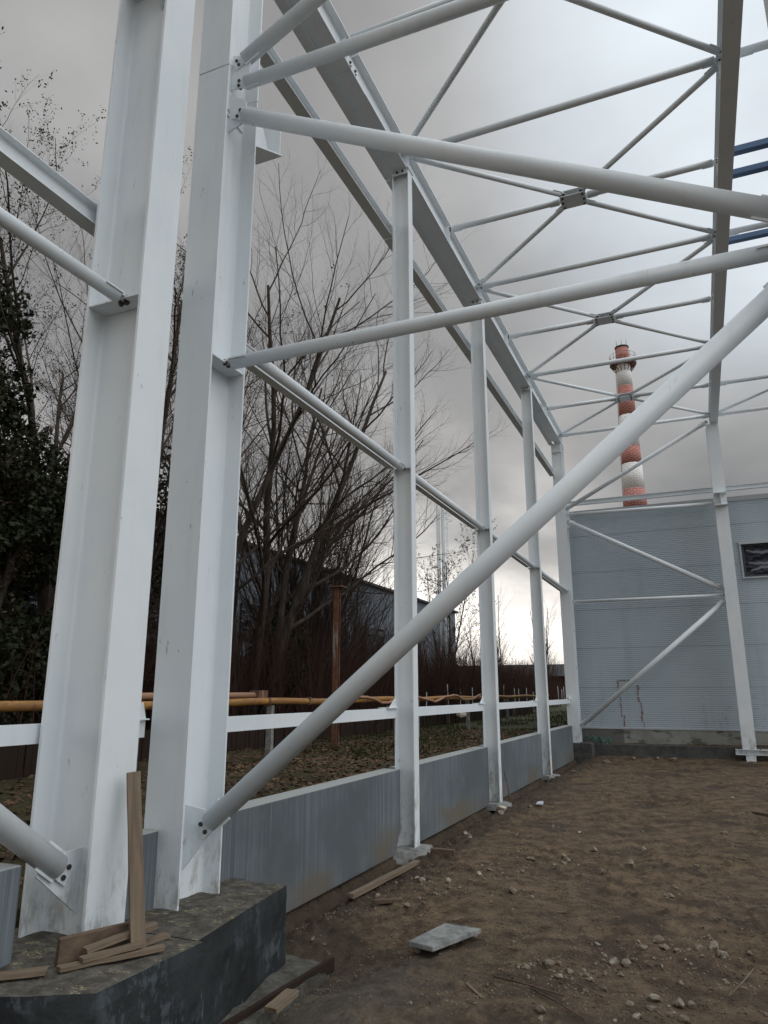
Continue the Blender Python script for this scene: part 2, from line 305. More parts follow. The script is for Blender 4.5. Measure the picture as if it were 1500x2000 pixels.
# ------------------------------------------------------------------ mesh helpers
class MB:
    def __init__(s): s.v = []; s.f = []; s.sm = []
    def add(s, vs, fs, smooth=False):
        o = len(s.v); s.v += [tuple(v) for v in vs]; s.f += [tuple(i+o for i in f) for f in fs]
        s.sm += ([smooth]*len(fs) if isinstance(smooth, bool) else smooth); return s
    def box(s, a, b):
        x0, y0, z0 = a; x1, y1, z1 = b
        return s.add([(x0,y0,z0),(x1,y0,z0),(x1,y1,z0),(x0,y1,z0),(x0,y0,z1),(x1,y0,z1),(x1,y1,z1),(x0,y1,z1)],
                     [(0,3,2,1),(4,5,6,7),(0,1,5,4),(1,2,6,5),(2,3,7,6),(3,0,4,7)])
    def extrude(s, poly, d):            # poly: planar 3-D points, d: thickness vector
        n = len(poly); d = Vector(d); p = [Vector(q) for q in poly]
        s.add([q-d/2 for q in p]+[q+d/2 for q in p], [tuple(range(n-1, -1, -1)), tuple(range(n, 2*n))] + [(i, (i+1) % n, n+(i+1) % n, n+i) for i in range(n)])
        return s
    def bar(s, a, b, w, h, updir=(0, 0, 1)):
        a, b = Vector(a), Vector(b); d = (b-a).normalized(); u = Vector(updir); r = d.cross(u).normalized(); u = r.cross(d)
        P = [a+r*(sx*w/2)+u*(sy*h/2) for sx, sy in ((-1,-1),(1,-1),(1,1),(-1,1))]
        return s.add(P+[q+(b-a) for q in P], [(3,2,1,0),(4,5,6,7)]+[(i, (i+1) % 4, 4+(i+1) % 4, 4+i) for i in range(4)])
    def tube(s, pts, rad, n=16, cap=True):
        pts = [Vector(p) for p in pts]; rr = rad if isinstance(rad, (list, tuple)) else [rad]*len(pts)
        d0 = (pts[1]-pts[0]).normalized(); ref = Vector((0, 0, 1)) if abs(d0.z) < .9 else Vector((1, 0, 0))
        vs = []
        for i, p in enumerate(pts):
            d = (pts[min(i+1, len(pts)-1)]-pts[max(i-1, 0)]).normalized(); a = d.cross(ref).normalized(); b = d.cross(a)
            for k in range(n):
                t = 2*math.pi*k/n; vs.append(p+(a*math.cos(t)+b*math.sin(t))*rr[i])
        fs = []
        for i in range(len(pts)-1):
            for k in range(n): fs.append((i*n+k, i*n+(k+1) % n, (i+1)*n+(k+1) % n, (i+1)*n+k))
        sm = [True]*len(fs)
        if cap:
            fs += [tuple(range(n-1, -1, -1)), tuple((len(pts)-1)*n+k for k in range(n))]; sm += [False, False]
        return s.add(vs, fs, sm)
    def ibeam(s, a, b, hdir, H, B, tf=.012, tw=.009, r=.015):
        a, b = Vector(a), Vector(b); d = (b-a).normalized(); h = Vector(hdir); h = (h-d*h.dot(d)).normalized(); w = d.cross(h)
        q = []
        def P(x, y): q.append(w*x+h*y)
        hw = B/2; ih = H/2-tf; t = tw/2
        P(-hw,-H/2); P(hw,-H/2); P(hw,-ih)
        for k in range(4): an = math.pi/2*k/3; P(t+r-r*math.sin(an), -ih+r-r*math.cos(an))
        for k in range(4): an = math.pi/2*k/3; P(t+r-r*math.cos(an), ih-r+r*math.sin(an))
        P(hw, ih); P(hw, H/2); P(-hw, H/2); P(-hw, ih)
        for k in range(4): an = math.pi/2*k/3; P(-t-r+r*math.sin(an), ih-r+r*math.cos(an))
        for k in range(4): an = math.pi/2*k/3; P(-t-r+r*math.cos(an), -ih+r-r*math.sin(an))
        P(-hw, -ih)
        n = len(q); vs = [a+c for c in q]+[b+c for c in q]
        # caps: two flanges and web as quads strips
        idx = list(range(n))
        fs = [(i, (i+1) % n, n+(i+1) % n, n+i) for i in range(n)]
        fs += [tuple(reversed(idx)), tuple(n+i for i in idx)]
        return s.add(vs, fs)
    def bolt(s, p, nrm, r=.013, h=.014):
        nrm = Vector(nrm).normalized(); p = Vector(p)
        s.tube([p-nrm*(h+.008), p+nrm*(h+.008)], r, 6); s.tube([p-nrm*.010, p+nrm*.010], r*1.35, 10); return s
    def lo(s):
        xs, ys, zs = zip(*s.v); return Vector(((min(xs)+max(xs))/2, (min(ys)+max(ys))/2, min(zs)))
    def mesh(s, name, m, org):
        me = bpy.data.meshes.new(name); o = Vector(org)
        me.from_pydata([tuple(Vector(v)-o) for v in s.v], [], s.f); me.materials.append(m)
        me.polygons.foreach_set('use_smooth', s.sm); me.update(); return me
    def build(s, name, m, parent=None, org=None):
        if parent is not None: org = parent['_org']
        elif org is None: org = s.lo()
        ob = bpy.data.objects.new(name, s.mesh(name, m, org)); col.objects.link(ob)
        if parent is not None: ob.parent = parent
        else: ob.location = org
        ob['_org'] = tuple(org); return ob
def tag(o, label, cat, group=None, kind=None):
    if label: o['label'] = label
    if cat: o['category'] = cat
    if group: o['group'] = group
    if kind: o['kind'] = kind
    return o
def thing(name, label, cat, loc, group=None):
    o = bpy.data.objects.new(name, None); col.objects.link(o); o.location = loc; o['_org'] = tuple(loc)
    o.empty_display_size = .1
    return tag(o, label, cat, group)
def bolts(parent, pts, nrm, r=.013):
    for p in pts: MB().bolt(p, nrm, r).build('bolt', M['bolt'], parent)

# ------------------------------------------------------------------ terrain
def smooth(a, b, v):
    t = max(0, min(1, (v-a)/(b-a))); return t*t*(3-2*t)
def hgt(x, y):
    n = noise.noise(Vector((x*.8, y*.8, 1.3)))*.035+noise.noise(Vector((x*3.1, y*3.1, 4)))*.016+noise.noise(Vector((x*9, y*9, 7)))*.008
    near = smooth(40, 10, abs(y))*smooth(30, 8, abs(x))
    z = n*near - .02
    if y < 22 and x > -.75:
        rough = max(smooth(.25, -.05, noise.noise(Vector((x*.9+3, y*.7, 2)))), 1.5*smooth(.95, .35, x))
        cl = noise.noise(Vector((x*11, y*11, 3))); z += max(0, cl-.05)*.040*(rough+.05)*near + max(0, noise.noise(Vector((x*23, y*23, 5)))-.1)*.034*(rough+.15)*near
        z += math.exp(-((x-.95)/.55)**2-((y-6.9)/.9)**2)*.06       # rubble heap
        z -= smooth(1.2, .5, x)*smooth(5.6, 4.7, y)*.14             # trench beside the foundation
        z += math.exp(-((x-1.6)/.8)**2-((y-4.3)/.4)**2)*.03
        z -= math.exp(-((x+.06)/.13)**2)*smooth(5, 5.4, y)*.11
        z += smooth(20.0, 21.0, y)*.10
        for a, bb in ((1.12, .09), (1.62, .09)):
            xx = a+.25*math.sin(y*.21); z -= math.exp(-((x-xx-.9)/bb)**2)*.018*smooth(7, 9, y)
    out = smooth(-.28, -.38, x) if not (2.4 < y < 4.9) else smooth(-.60, -.70, x)
    if y > 21.3: out = max(out, smooth(21.35, 21.6, y))
    zo = .60 + n*1.2*near + (noise.noise(Vector((x*1.7, y*1.7, 9)))*.06)*near
    zo -= smooth(9, 3, y)*.10
    return z*(1-out)+zo*out
def axis(spans):
    r = []
    for a, b, st in spans:
        k = max(1, round((b-a)/st)); r += [a+(b-a)*i/k for i in range(k)]
    r.append(spans[-1][1]); return r
xs = axis([(-900,-60,120),(-60,-12,4),(-12,-3,.45),(-3,-.72,.12),(-.72,0,.024),(0,4.8,.024),(4.8,8,.3),(8,60,6),(60,900,140)])
ys = axis([(-900,-40,120),(-40,-4,4),(-4,2.5,.4),(2.5,9,.026),(9,14,.05),(14,22,.10),(22,50,1.5),(50,120,8),(120,1200,150)])
nx = len(xs); V = [(x, y, hgt(x, y)) for y in ys for x in xs]
F = [(j*nx+i, j*nx+i+1, (j+1)*nx+i+1, (j+1)*nx+i) for j in range(len(ys)-1) for i in range(nx-1)]
mb = MB(); mb.v = V; mb.f = F; mb.sm = [True]*len(F)
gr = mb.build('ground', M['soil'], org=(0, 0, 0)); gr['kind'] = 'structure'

# ------------------------------------------------------------------ steel frame
YC = {0: 3.41, 1: 4.23, 2: 8.22, 3: 12.02, 4: 16.35, 5: 20.88}
ZB, ZM, ZS = 8.85, 4.46, 6.70
CG = 'white steel columns of the unfinished frame'
def plate(parent, pts, thick, name='gusset_plate'):
    return MB().extrude(pts, thick).build(name, M['steel'], parent)

# C0: web facing the camera, channel open to -Y
x0, x1 = -.46, 0.0
c0 = thing('steel_column', 'widest white steel column at the far left with a timber plank leaning on it', 'column', (-.23, 3.41, .41), CG)
MB().ibeam((-.23, 3.405, .395), (-.23, 3.405, 9.0), (1, 0, 0), .46, .30, .018, .012, .024).build('shaft', M['steel'], c0)
st = MB().box((-.44, 3.258, 4.205), (-.019, 3.397, 4.217)).build('stiffener_plate', M['steel'], c0)
bolts(c0, [(-.20, 3.30, 4.205), (-.155, 3.30, 4.205)], (0, 0, 1), .015)
p = plate(c0, [(-.15, 3.40, .93), (-.15, 3.17, .76), (-.15, 3.02, .86), (-.15, 3.10, .98)][:0] or [(-.205, 3.398, .86), (-.205, 3.398, .52), (-.205, 3.09, .77), (-.205, 3.16, .85)], (.012, 0, 0))
MB().box((-.44, 3.258, 6.90), (-.019, 3.397, 6.912)).build('stiffener_plate', M['steel'], c0)
plate(c0, [(-.17, 3.398, 7.0), (-.17, 3.398, 6.70), (-.17, 3.16, 6.86)], (.012, 0, 0))

def capH(c, x, y, z): MB().box((x-.13, y-.09, z), (x+.13, y+.09, z+.012)).build('cap_plate', M['steel'], c)
# C1: flange towards the camera, channel open to +X, splice seam
c1 = thing('steel_column', 'second white steel column from the left, standing on the dark foundation with bolted seam near its top', 'column', (-.15, YC[1], .41), CG)
MB().ibeam((-.15, 4.235, .395), (-.15, 4.235, ZS+.02), (0, 1, 0), .44, .30, .016, .011, .024).build('shaft', M['steel'], c1)
MB().ibeam((-.15, 4.235, ZS+.034), (-.15, 4.235, ZB), (0, 1, 0), .44, .30, .016, .011, .024).build('upper_shaft', M['steel'], c1)
MB().box((-.1445, 4.06, ZS-.2), (-.13, 4.41, ZS+.26)).build('splice_plate', M['steel'], c1)
MB().box((-.144, 4.033, 4.135), (-.004, 4.437, 4.147)).build('stiffener_plate', M['steel'], c1)
MB().box((-.144, 4.033, ZS-.26), (-.128, 4.437, ZS-.248)).build('stiffener_plate', M['steel'], c1)
plate(c1, [(-.144, 4.235, .98), (-.144, 4.235, .58), (.10, 4.235, .86), (.06, 4.235, .95)], (0, .012, 0))
plate(c1, [(-.128, 4.235, ZS-.42), (-.128, 4.235, ZS-.05), (.03, 4.235, ZS-.16), (.06, 4.235, ZS-.36)], (0, .012, 0))
plate(c1, [(-.128, 4.235, ZS+.0), (-.128, 4.235, ZS+.36), (.05, 4.235, ZS+.30), (.06, 4.235, ZS+.02)], (0, .012, 0))
# bracket on the far side
br = MB().extrude([(-.15, 4.455, 6.30), (-.15, 4.455, 6.95), (-.15, 4.62, 6.95), (-.15, 4.86, 6.62), (-.15, 4.86, 6.52)], (.012, 0, 0))
br.extrude([(-.29, 4.455, 6.29), (-.01, 4.455, 6.29), (-.01, 4.90, 6.53), (-.29, 4.90, 6.53)], (0, -.006, .011))
br.box((-.27, 4.86, 6.53), (-.02, 4.872, 6.86)); br.build('bracket', M['steel'], c1)
# C2..C4
wc = {2: 'white steel column rising just right of the first long concrete panel, crossed by the thick diagonal tube', 3: 'third slender white wall column, with rags of foam at its foot between second and third panels', 4: 'fourth slender white wall column, between the two farthest concrete panels'}
for i in (2, 3, 4):
    c = thing('steel_column', wc[i], 'column', (-.12, YC[i], 0), CG); y = YC[i]
    MB().ibeam((-.12, y, 0.0), (-.12, y, ZB-.013), (1, 0, 0), .24, .15, .012, .008, .016).build('shaft', M['steel'], c)
    MB().box((-.226, y-.073, ZM-.012), (-.013, y-.005, ZM)).build('stiffener_plate', M['steel'], c)
    MB().box((-.226, y+.005, ZM-.012), (-.013, y+.073, ZM)).build('stiffener_plate', M['steel'], c)
    MB().box((-.25, y-.10, ZB-.012), (.012, y+.10, ZB-.0005)).build('cap_plate', M['steel'], c)
    MB().box((-.236, y-.0835, ZB-.085), (-.004, y-.075, ZB-.013)).build('end_cleat', M['steel'], c)
    bolts(c, [(-.16, y-.083, ZB-.045), (-.08, y-.083, ZB-.045)], (0, 1, 0), .012)
    MB().box((-.30, y-.14, -.06), (.06, y+.14, -.004)).build('base_plate', M['lump'], c)
# C5 corner column and C6
c5 = thing('steel_column', 'white corner column at the left end of the grey clad hall wall', 'column', (-.17, YC[5], .40), CG)
MB().ibeam((-.17, YC[5], .40), (-.17, YC[5], ZB-.013), (0, 1, 0), .40, .30, .016, .011, .02).build('shaft', M['steel'], c5)
MB().box((-.30, 20.63, 8.55), (-.04, 20.678, 8.80)).build('bracket', M['steel'], c5)
plate(c5, [(-.16, YC[5], .98), (-.16, YC[5], .62), (.10, YC[5], .86), (.06, YC[5], .95)], (0, .012, 0))
plate(c5, [(-.16, YC[5], ZS-.45), (-.16, YC[5], ZS-.02), (.06, YC[5], ZS-.06), (.06, YC[5], ZS-.36)], (0, .012, 0))
plate(c5, [(-.16, YC[5], ZS+.02), (-.16, YC[5], ZS+.36), (.05, YC[5], ZS+.32), (.06, YC[5], ZS+.04)], (0, .012, 0))
def midcol(label, yy, zb, full):
    c = thing('steel_column', label, 'column', (4.04, yy, zb), CG)
    MB().ibeam((4.04, yy, zb), (4.04, yy, ZS-.06), (0, 1, 0), .40, .31, .016, .011, .02).build('shaft', M['steel'], c)
    MB().ibeam((4.04, yy, ZS+.06), (4.04, yy, ZB-.013), (0, 1, 0), .40, .31, .016, .011, .02).build('upper_shaft', M['steel'], c)
    b = MB()
    b.box((3.885, yy-.21, ZS-.058), (4.195, yy+.21, ZS+.058))
    b.ibeam((4.04, yy-.203, ZS-.03), (4.04, yy-.42, ZS-.03), (0, 0, 1), .34, .30, .014, .01, .012)
    b.build('bracket', M['steel'], c)
    for dz, w in ((-.14, .10), (0, .12), (.14, .10)):
        plate(c, [(4.035, yy, ZG+dz-.07), (4.035, yy, ZG+dz+.07), (3.84, yy, ZG+dz+.05), (3.84, yy, ZG+dz-.05)], (0, .012-.002*abs(dz)*10, 0))
    return c
ZG = 4.18
c6 = midcol('white column standing in front of the middle of the grey hall wall, on a short base beam', 20.9, .34, True)
b = MB(); b.ibeam((3.72, 20.8, .27), (4.9, 20.8, .27), (0, 0, 1), .13, .24, .012, .009, .008); b.build('base_beam', M['steel'], c6)
MB().ibeam((4.05, 20.8, -.02), (4.05, 20.8, .204), (0, 1, 0), .22, .22, .012, .009, .01).build('base_stub', M['steel'], c6)
bolts(c6, [(3.80, 20.72, .345), (4.28, 20.72, .345)], (0, 0, 1), .016)
c7 = midcol('white column beside the photographer carrying the near end of the bracing tubes', 4.235, .0, True)

# eave beams (bottom flange at ZB)
BG = 'white eave beams running along the top of the wall columns'
def beam(name, label, cat, a, b, H, B, grp=None, **k):
    t = thing(name, label, cat, a, grp); MB().ibeam(a, b, (0, 0, 1), H, B, **k).build('profile', M['steel'], t); return t
zc = ZB+.21
segs = [(-1.0, 6.53, 'nearest length of white eave beam, entering at the top of the photo'),
        (6.545, 18.15, 'long middle length of white eave beam over the slender wall columns'),
        (18.165, 21.08, 'last short length of white eave beam ending over the corner column')]
eb = []
for a, b_, l in segs:
    t = beam('eave_beam', l, 'steel beam', (-.12, a, zc), (-.12, b_, zc), .42, .20, BG, tf=.014, tw=.01, r=.016); eb.append(t)
for t, y in ((eb[0], 6.54), (eb[1], 18.158)):
    MB().box((-.1148, y-.16, ZB+.05), (-.104, y+.16, ZB+.33)).build('splice_plate', M['steel'], t)
    bolts(t, [(-.104, y+dy, ZB+.07+.06*k) for k in range(4) for dy in (-.07, .07)], (1, 0, 0), .013)
    MB().box((-.22, y-.2, ZB-.012), (-.02, y+.2, ZB-.001)).build('splice_plate', M['steel'], t)
rb = beam('roof_beam', 'long white roof beam running overhead down to the mid-wall column at right', 'steel beam', (4.1, 21.08, zc), (4.1, -1.0, zc), .42, .20, None, tf=.014, tw=.01, r=.016)
for y in (12.55,):
    MB().box((4.106, y-.16, ZB+.05), (4.116, y+.16, ZB+.33)).build('splice_plate', M['steel'], rb)

# girts (outer face)
GG = 'white horizontal girts bolted to the wall columns'
bayn = ['left of the widest column', 'between the two thick left columns', 'left of the first slender column', 'between first and second slender columns', 'between second and third slender columns', 'next to the far corner column']
def ybay(i):
    if i == 0: return (.2, 3.25)
    if i == 1: return (3.56, 4.01)
    if i == 2: return (4.46, YC[2]-.078)
    a = YC[i-1]+.078; b_ = YC[i]-.078 if i < 5 else YC[5]-.205
    return a, b_
rows = [(7.85, .14, .16, 'high'), (8.80, .12, .13, 'topmost'), (4.60, .12, .16, 'mid-height')]
for z, w, h, nm in rows:
    for i in range(0, 6):
        if nm == 'topmost' and i < 2: continue
        if nm == 'high' and i == 0: continue
        a, b_ = ybay(i); xx = (-.312 if nm == 'topmost' else (-.333 if nm == 'high' else -.25)) if i > 1 else (-.56 if i == 0 else -.42)
        zz_ = z; hh, ww = h, w
        cont = nm in ('topmost', 'high') and i > 1
        if cont and i > 2: a = YC[i-1]+.002
        if cont and i < 5: b_ = YC[i]-.002

        if nm == 'mid-height' and i > 1: zz_, hh, ww, xx = 4.46, .09, .09, -.27
        t = beam('wall_girt', '%s white girt %s' % (nm, bayn[i]), 'girt', (xx+.0, a+.004, zz_+hh/2+(.28 if i == 0 else 0)), (xx, b_-.004+(.28 if i == 0 else 0), zz_+hh/2+(.28 if i == 0 else 0)), hh, ww, GG, tf=.009, tw=.007, r=.008)
        if i == 0 or cont: continue
        for yy in (a+.03, b_-.03):
            cl = MB().box((xx+.0038, yy-.05 if yy > a+.5 else yy-.02, zz_+.012), (xx+.012, yy+.02 if yy > a+.5 else yy+.05, zz_+hh-.012)).build('cleat', M['steel'], t)
        bolts(t, [(xx-.015, b_-.06, zz_+.03), (xx-.015, b_-.06, zz_+hh-.03)], (1, 0, 0), .012)
# lower flat rail
for i in range(0, 6):
    a, b_ = ybay(i); z = 1.47; xx = -.25 if i > 1 else (-.53 if i == 0 else -.38)
    t = thing('wall_rail', 'low white flat rail %s, above the concrete wall' % bayn[i], 'rail', (xx, a, z-.05), 'low white rails above the concrete panels')
    MB().box((xx-.035, a+.003, z-.055), (xx+.035, b_-.003+(.25 if i == 0 else 0), z+.055)).build('profile', M['steel'], t)
    if i > 0:
        MB().extrude([(xx+.036, b_-.004, z+.056), (xx+.036, b_-.24, z+.056), (xx+.036, b_-.04, z+.17)], (.01, 0, 0)).build('cleat', M['steel'], t)
        MB().box((xx-.07, b_-.30, z+.057), (xx+.07, b_-.004, z+.066)).build('cleat', M['steel'], t)
        bolts(t, [(xx, b_-.2, z+.066), (xx, b_-.12, z+.066)], (0, 0, 1), .012)

# tubes
def brace(name, label, cat, a, b, dia, nrm, grp=None, e0=.10, e1=.10, bw=1.0, ends=(1, 1)):
    a, b = Vector(a), Vector(b); d = (b-a).normalized(); nrm = Vector(nrm); nrm = (nrm-d*nrm.dot(d)).normalized(); w = d.cross(nrm)
    t = thing(name, label, cat, a, grp)
    MB().tube([a+d*e0, b-d*e1], dia/2, 28).build('tube', M['steel'], t)
    for k, (p, s, e) in enumerate(((a, 1, e0), (b, -1, e1))):
        if not ends[k]: continue
        L = e+.14; hw = min(dia*.42, .07); q = p+nrm*.0125
        mbp = MB().extrude([q-w*hw*bw, q+d*s*(e*.9)-w*hw*bw, q+d*s*L-w*hw*.5, q+d*s*L+w*hw*.5, q+d*s*(e*.9)+w*hw*bw, q+w*hw*bw], nrm*.011)
        # slotted fin that shows outside the tube
        mbp.extrude([q+d*s*(e*.9)-w*(dia*.5+.012), q+d*s*L-w*(dia*.5+.012), q+d*s*L+w*(dia*.5+.012), q+d*s*(e*.9)+w*(dia*.5+.012)], nrm*.0095)
        ep = mbp.build('end_plate', M['steel'], t)
        for o in (-1, 1): MB().bolt(p+d*s*(e*.42)+w*o*hw*.52+nrm*.006, nrm, .011 if dia < .1 else .015).build('bolt', M['bolt'], ep)
    return t
KG = 'white bracing tubes of the near cross frame'
y1 = 4.235
brace('brace_tube', 'thick white diagonal tube rising from the foot of the second column across the whole photo', 'brace', (-.02, y1, .82), (3.86, y1, 4.02), .132, (0, -1, 0), KG)
brace('brace_tube', 'thick white tube sloping down to the right from the seam of the second column', 'brace', (-.06, y1, 6.44), (3.86, y1, 4.33), .132, (0, -1, 0), KG)
brace('strut_tube', 'white tube level from the plate halfway up the second column to the right edge', 'brace', (-.06, 4.235, 4.1405), (3.86, 4.235, 4.1405), .10, (0, 0, 1), KG)
brace('strut_tube', 'white tube level from the seam of the second column, upper of its two long struts', 'brace', (-.08, y1, 6.73), (3.88, y1, 6.62), .112, (0, -1, 0), KG)
brace('brace_tube', 'thick white tube climbing steeply from the seam of the second column to the top edge', 'brace', (-.10, y1+.0, 6.93), (3.86, y1, 8.95), .125, (0, -1, 0), KG)
FG = 'white bracing tubes in front of the far hall wall'
y5 = YC[5]
brace('brace_tube', 'white diagonal tube rising right from the foot of the corner column before the hall wall', 'brace', (-.02, y5, .80), (3.9, y5, 4.05), .13, (0, -1, 0), FG)
brace('brace_tube', 'white diagonal tube falling right across the upper grey cladding', 'brace', (-.04, y5, 6.52), (3.9, y5, 4.30), .13, (0, -1, 0), FG)
brace('strut_tube', 'thin level white tube halfway up the grey cladding', 'brace', (-.04, y5, 4.18), (3.9, y5, 4.17), .075, (0, -1, 0), FG)
brace('strut_tube', 'level white tube just below the top edge of the grey cladding', 'brace', (-.06, y5, 6.70), (3.9, y5, 6.64), .095, (0, -1, 0), FG)
brace('brace_tube', 'white diagonal tube rising above the hall roofline to the end of the roof beam', 'brace', (-.06, y5, 6.86), (3.95, y5, 8.98), .115, (0, -1, 0), FG)
WG = 'white level tubes along the left wall at mid height'
brace('wall_tube', 'white level tube going left out of the photo from the widest column', 'brace', (-.17, 3.32, 4.2105), (-.17, .2, 4.2105), .088, (0, 0, 1), WG)
brace('brace_tube', 'thick white diagonal tube at the lower left, bolted to the foot of the widest column', 'brace', (-.193, 3.30, .735), (-.193, .2, 2.93), .132, (1, 0, 0), WG)
brace('brace_tube', 'white tube meeting the top plate of the widest column at the upper edge', 'brace', (-.158, 3.24, 6.88), (-.158, .2, 5.0), .10, (1, 0, 0), WG)
brace('wall_tube', 'white wall tube behind the second column reaching the first slender column', 'brace', (-.12, 4.46, ZM-.0063), (-.12, YC[2]-.02, ZM-.0063), .10, (0, 0, 1), WG)
for i, l in ((3, 'white wall tube between the first and second slender columns'), (4, 'white wall tube between the second and third slender columns'), (5, 'white wall tube ending at the corner column')):
    brace('wall_tube', l, 'brace', (-.12, YC[i-1]+.02, ZM-.0063), (-.12, YC[i]-(.02 if i < 5 else .21), ZM-.0063), .10, (0, 0, 1), WG)

# roof bracing
RG = 'white roof bracing tubes'
ZR = 9.15; XL, XR = -.06, 4.06; XM = 1.985
ordn = {1: 'nearest', 2: 'second', 3: 'third', 4: 'farthest'}
YR = {1: 4.247, 2: 8.22, 3: 12.03, 4: 16.35, 5: 20.9}
for i in (1, 2, 3, 4):
    ya, yb = YR[i], YR[i+1]; ym = (ya+yb)/2; bn = ordn[i]
    pl = thing('node_plate', 'small bolted plate where the tubes cross in the middle of the %s roof bay' % bn, 'steel plate', (XM, ym, ZR), 'crossing plates of the roof bracing')
    MB().box((XM-.19, ym-.16, ZR-.05), (XM+.19, ym+.16, ZR-.038)).build('lower_plate', M['steel'], pl)
    MB().box((XM-.19, ym-.16, ZR+.038), (XM+.19, ym+.16, ZR+.05)).build('upper_plate', M['steel'], pl)
    MB().box((XM-.15, ym-.006, ZR-.037), (XM+.15, ym+.006, ZR+.037)).build('web_plate', M['steel'], pl)
    bolts(pl, [(XM+a_, ym+b_, ZR-.05) for a_ in (-.15, .15) for b_ in (-.12, .12)]+[(XM-.16, ym, ZR-.05), (XM+.16, ym, ZR-.05)], (0, 0, 1), .014)
    for sx, ex, sn in ((-1, XL, 'left'), (1, XR, 'right')):
        for sy, ey, dn in ((-1, ya, 'near'), (1, yb, 'far')):
            brace('roof_brace', '%s roof bay, thin diagonal tube from its middle plate to its %s %s corner' % (bn, dn, sn), 'brace', (XM+sx*.10, ym+sy*.10, ZR), (ex, ey-sy*.06, ZR), .078, (0, 0, 1), RG)
        brace('roof_strut', '%s roof bay, level tube from its middle plate to the %s beam' % (bn, sn), 'brace', (XM+sx*.12, ym, ZR), (ex, ym, ZR), .098 if i > 1 else .11, (0, 1, 0), RG)
    for ex, s in ((-.1148, 1), (4.0948, -1)):
        par = eb[0 if ym < 6.6 else (1 if ym < 18.15 else 2)] if s == 1 else rb
        MB().box((min(ex, ex+s*.09), ym-.0045, ZB+.016), (max(ex, ex+s*.09), ym+.0045, ZB+.364)).build('stiffener_plate', M['steel'], par)
for i in (2, 3, 4, 5):
    brace('roof_strut', ('level roof tube spanning straight across at the %s slender column' % {2: 'first', 3: 'second', 4: 'third', 5: ''}[i]) if i < 5 else 'level roof tube at the corner column, last before the hall', 'brace', (XL, YR[i], ZR), (XR, YR[i], ZR), .10, (0, 1, 0), RG)
    for par, ex, s in ((eb[1] if i < 5 else eb[2], -.1148, 1), (rb, 4.0948, -1)):
        MB().box((min(ex, ex+s*.12), YR[i]-.10, ZR-.018), (max(ex, ex+s*.12), YR[i]+.10, ZR-.008)).build('gusset_plate', M['steel'], par)
        MB().box((min(ex, ex+s*.10), YR[i]-.0045, ZB+.016), (max(ex, ex+s*.10), YR[i]+.0045, ZB+.364)).build('stiffener_plate', M['steel'], par)
for y, n_ in ((8.22, 'nearest to the camera'), (12.03, 'beside the blue purlins'), (18.65, 'over the bracket of the mid-wall column'), (20.9, 'closest to the hall wall')):
    brace('roof_strut', 'level white tube right of the overhead roof beam, %s' % n_, 'brace', (4.14, y, ZR), (8.2, y, ZR), .10, (0, 1, 0), RG)
brace('roof_brace', 'thin diagonal roof tube right of the overhead beam near the hall wall', 'brace', (4.16, 20.8, ZR), (6.16, 18.75, ZR), .078, (0, 0, 1), RG)
for y, n_ in ((10.2, 'topmost'), (10.72, 'middle'), (12.53, 'lowest')):
    tag(MB().bar((4.12, y, 9.30), (8.3, y, 9.30), .11, .09).build('roof_purlin', M['blue'], org=(4.12, y, 9.3)), '%s dark blue purlin at the right edge of the photo' % n_, 'purlin', 'dark blue roof purlins')
tag(MB().bar((3.99, 13.3, 9.32), (8.3, 13.3, 9.32), .10, .06).build('roof_purlin', M['galv'], org=(4.12, 13.3, 9.3)), 'grey purlin just under the dark blue ones at the right edge', 'purlin', 'dark blue roof purlins')
t = beam('edge_beam', 'level white beam along the top of the hall wall behind the columns', 'steel beam', (-.02, 21.28, 7.12), (8.5, 21.28, 7.12), .13, .12, None, tf=.012, tw=.009, r=.006)

# ------------------------------------------------------------------ concrete
PG = 'grey cast concrete wall panels along the left side'
def panel(label, a, b_, zb=-.03, chip=0):
    x0, x1 = -.38, -.17; mbp = MB()
    if chip:
        pts = [(x1, a, zb), (x1, b_-.16, zb), (x1, b_, zb+.24), (x1, b_, .855), (x1, a, .855)]
    else: pts = [(x1, a, zb), (x1, b_, zb), (x1, b_, .855), (x1, a, .855)]
    c = .008; inner = []
    mbp.extrude([(Vector(p)+Vector((x0-x1, 0, 0))/2) for p in pts], (x1-x0, 0, 0))
    ob = mbp.build('concrete_panel', M['panel']); tag(ob, label, 'wall panel', PG)
    bv = ob.modifiers.new('bevel', 'BEVEL'); bv.width = .010; bv.segments = 2
    # lifting recess marks
    return ob
panel('concrete panel cut off by the lower left edge, left of the widest column', -1.5, 2.97)
panel('short piece of concrete panel seen between the two thick left columns', 3.57, 4.006, .38)
panel('long concrete panel behind the foot of the thick diagonal tube', 4.462, YC[2]-.08, chip=1)
panel('concrete panel just right of the first slender column', YC[2]+.08, YC[3]-.08)
panel('concrete panel third along, between the second and third slender columns', YC[3]+.08, YC[4]-.08)
panel('farthest and darkest concrete panel, ending at the corner column', YC[4]+.08, 20.44)
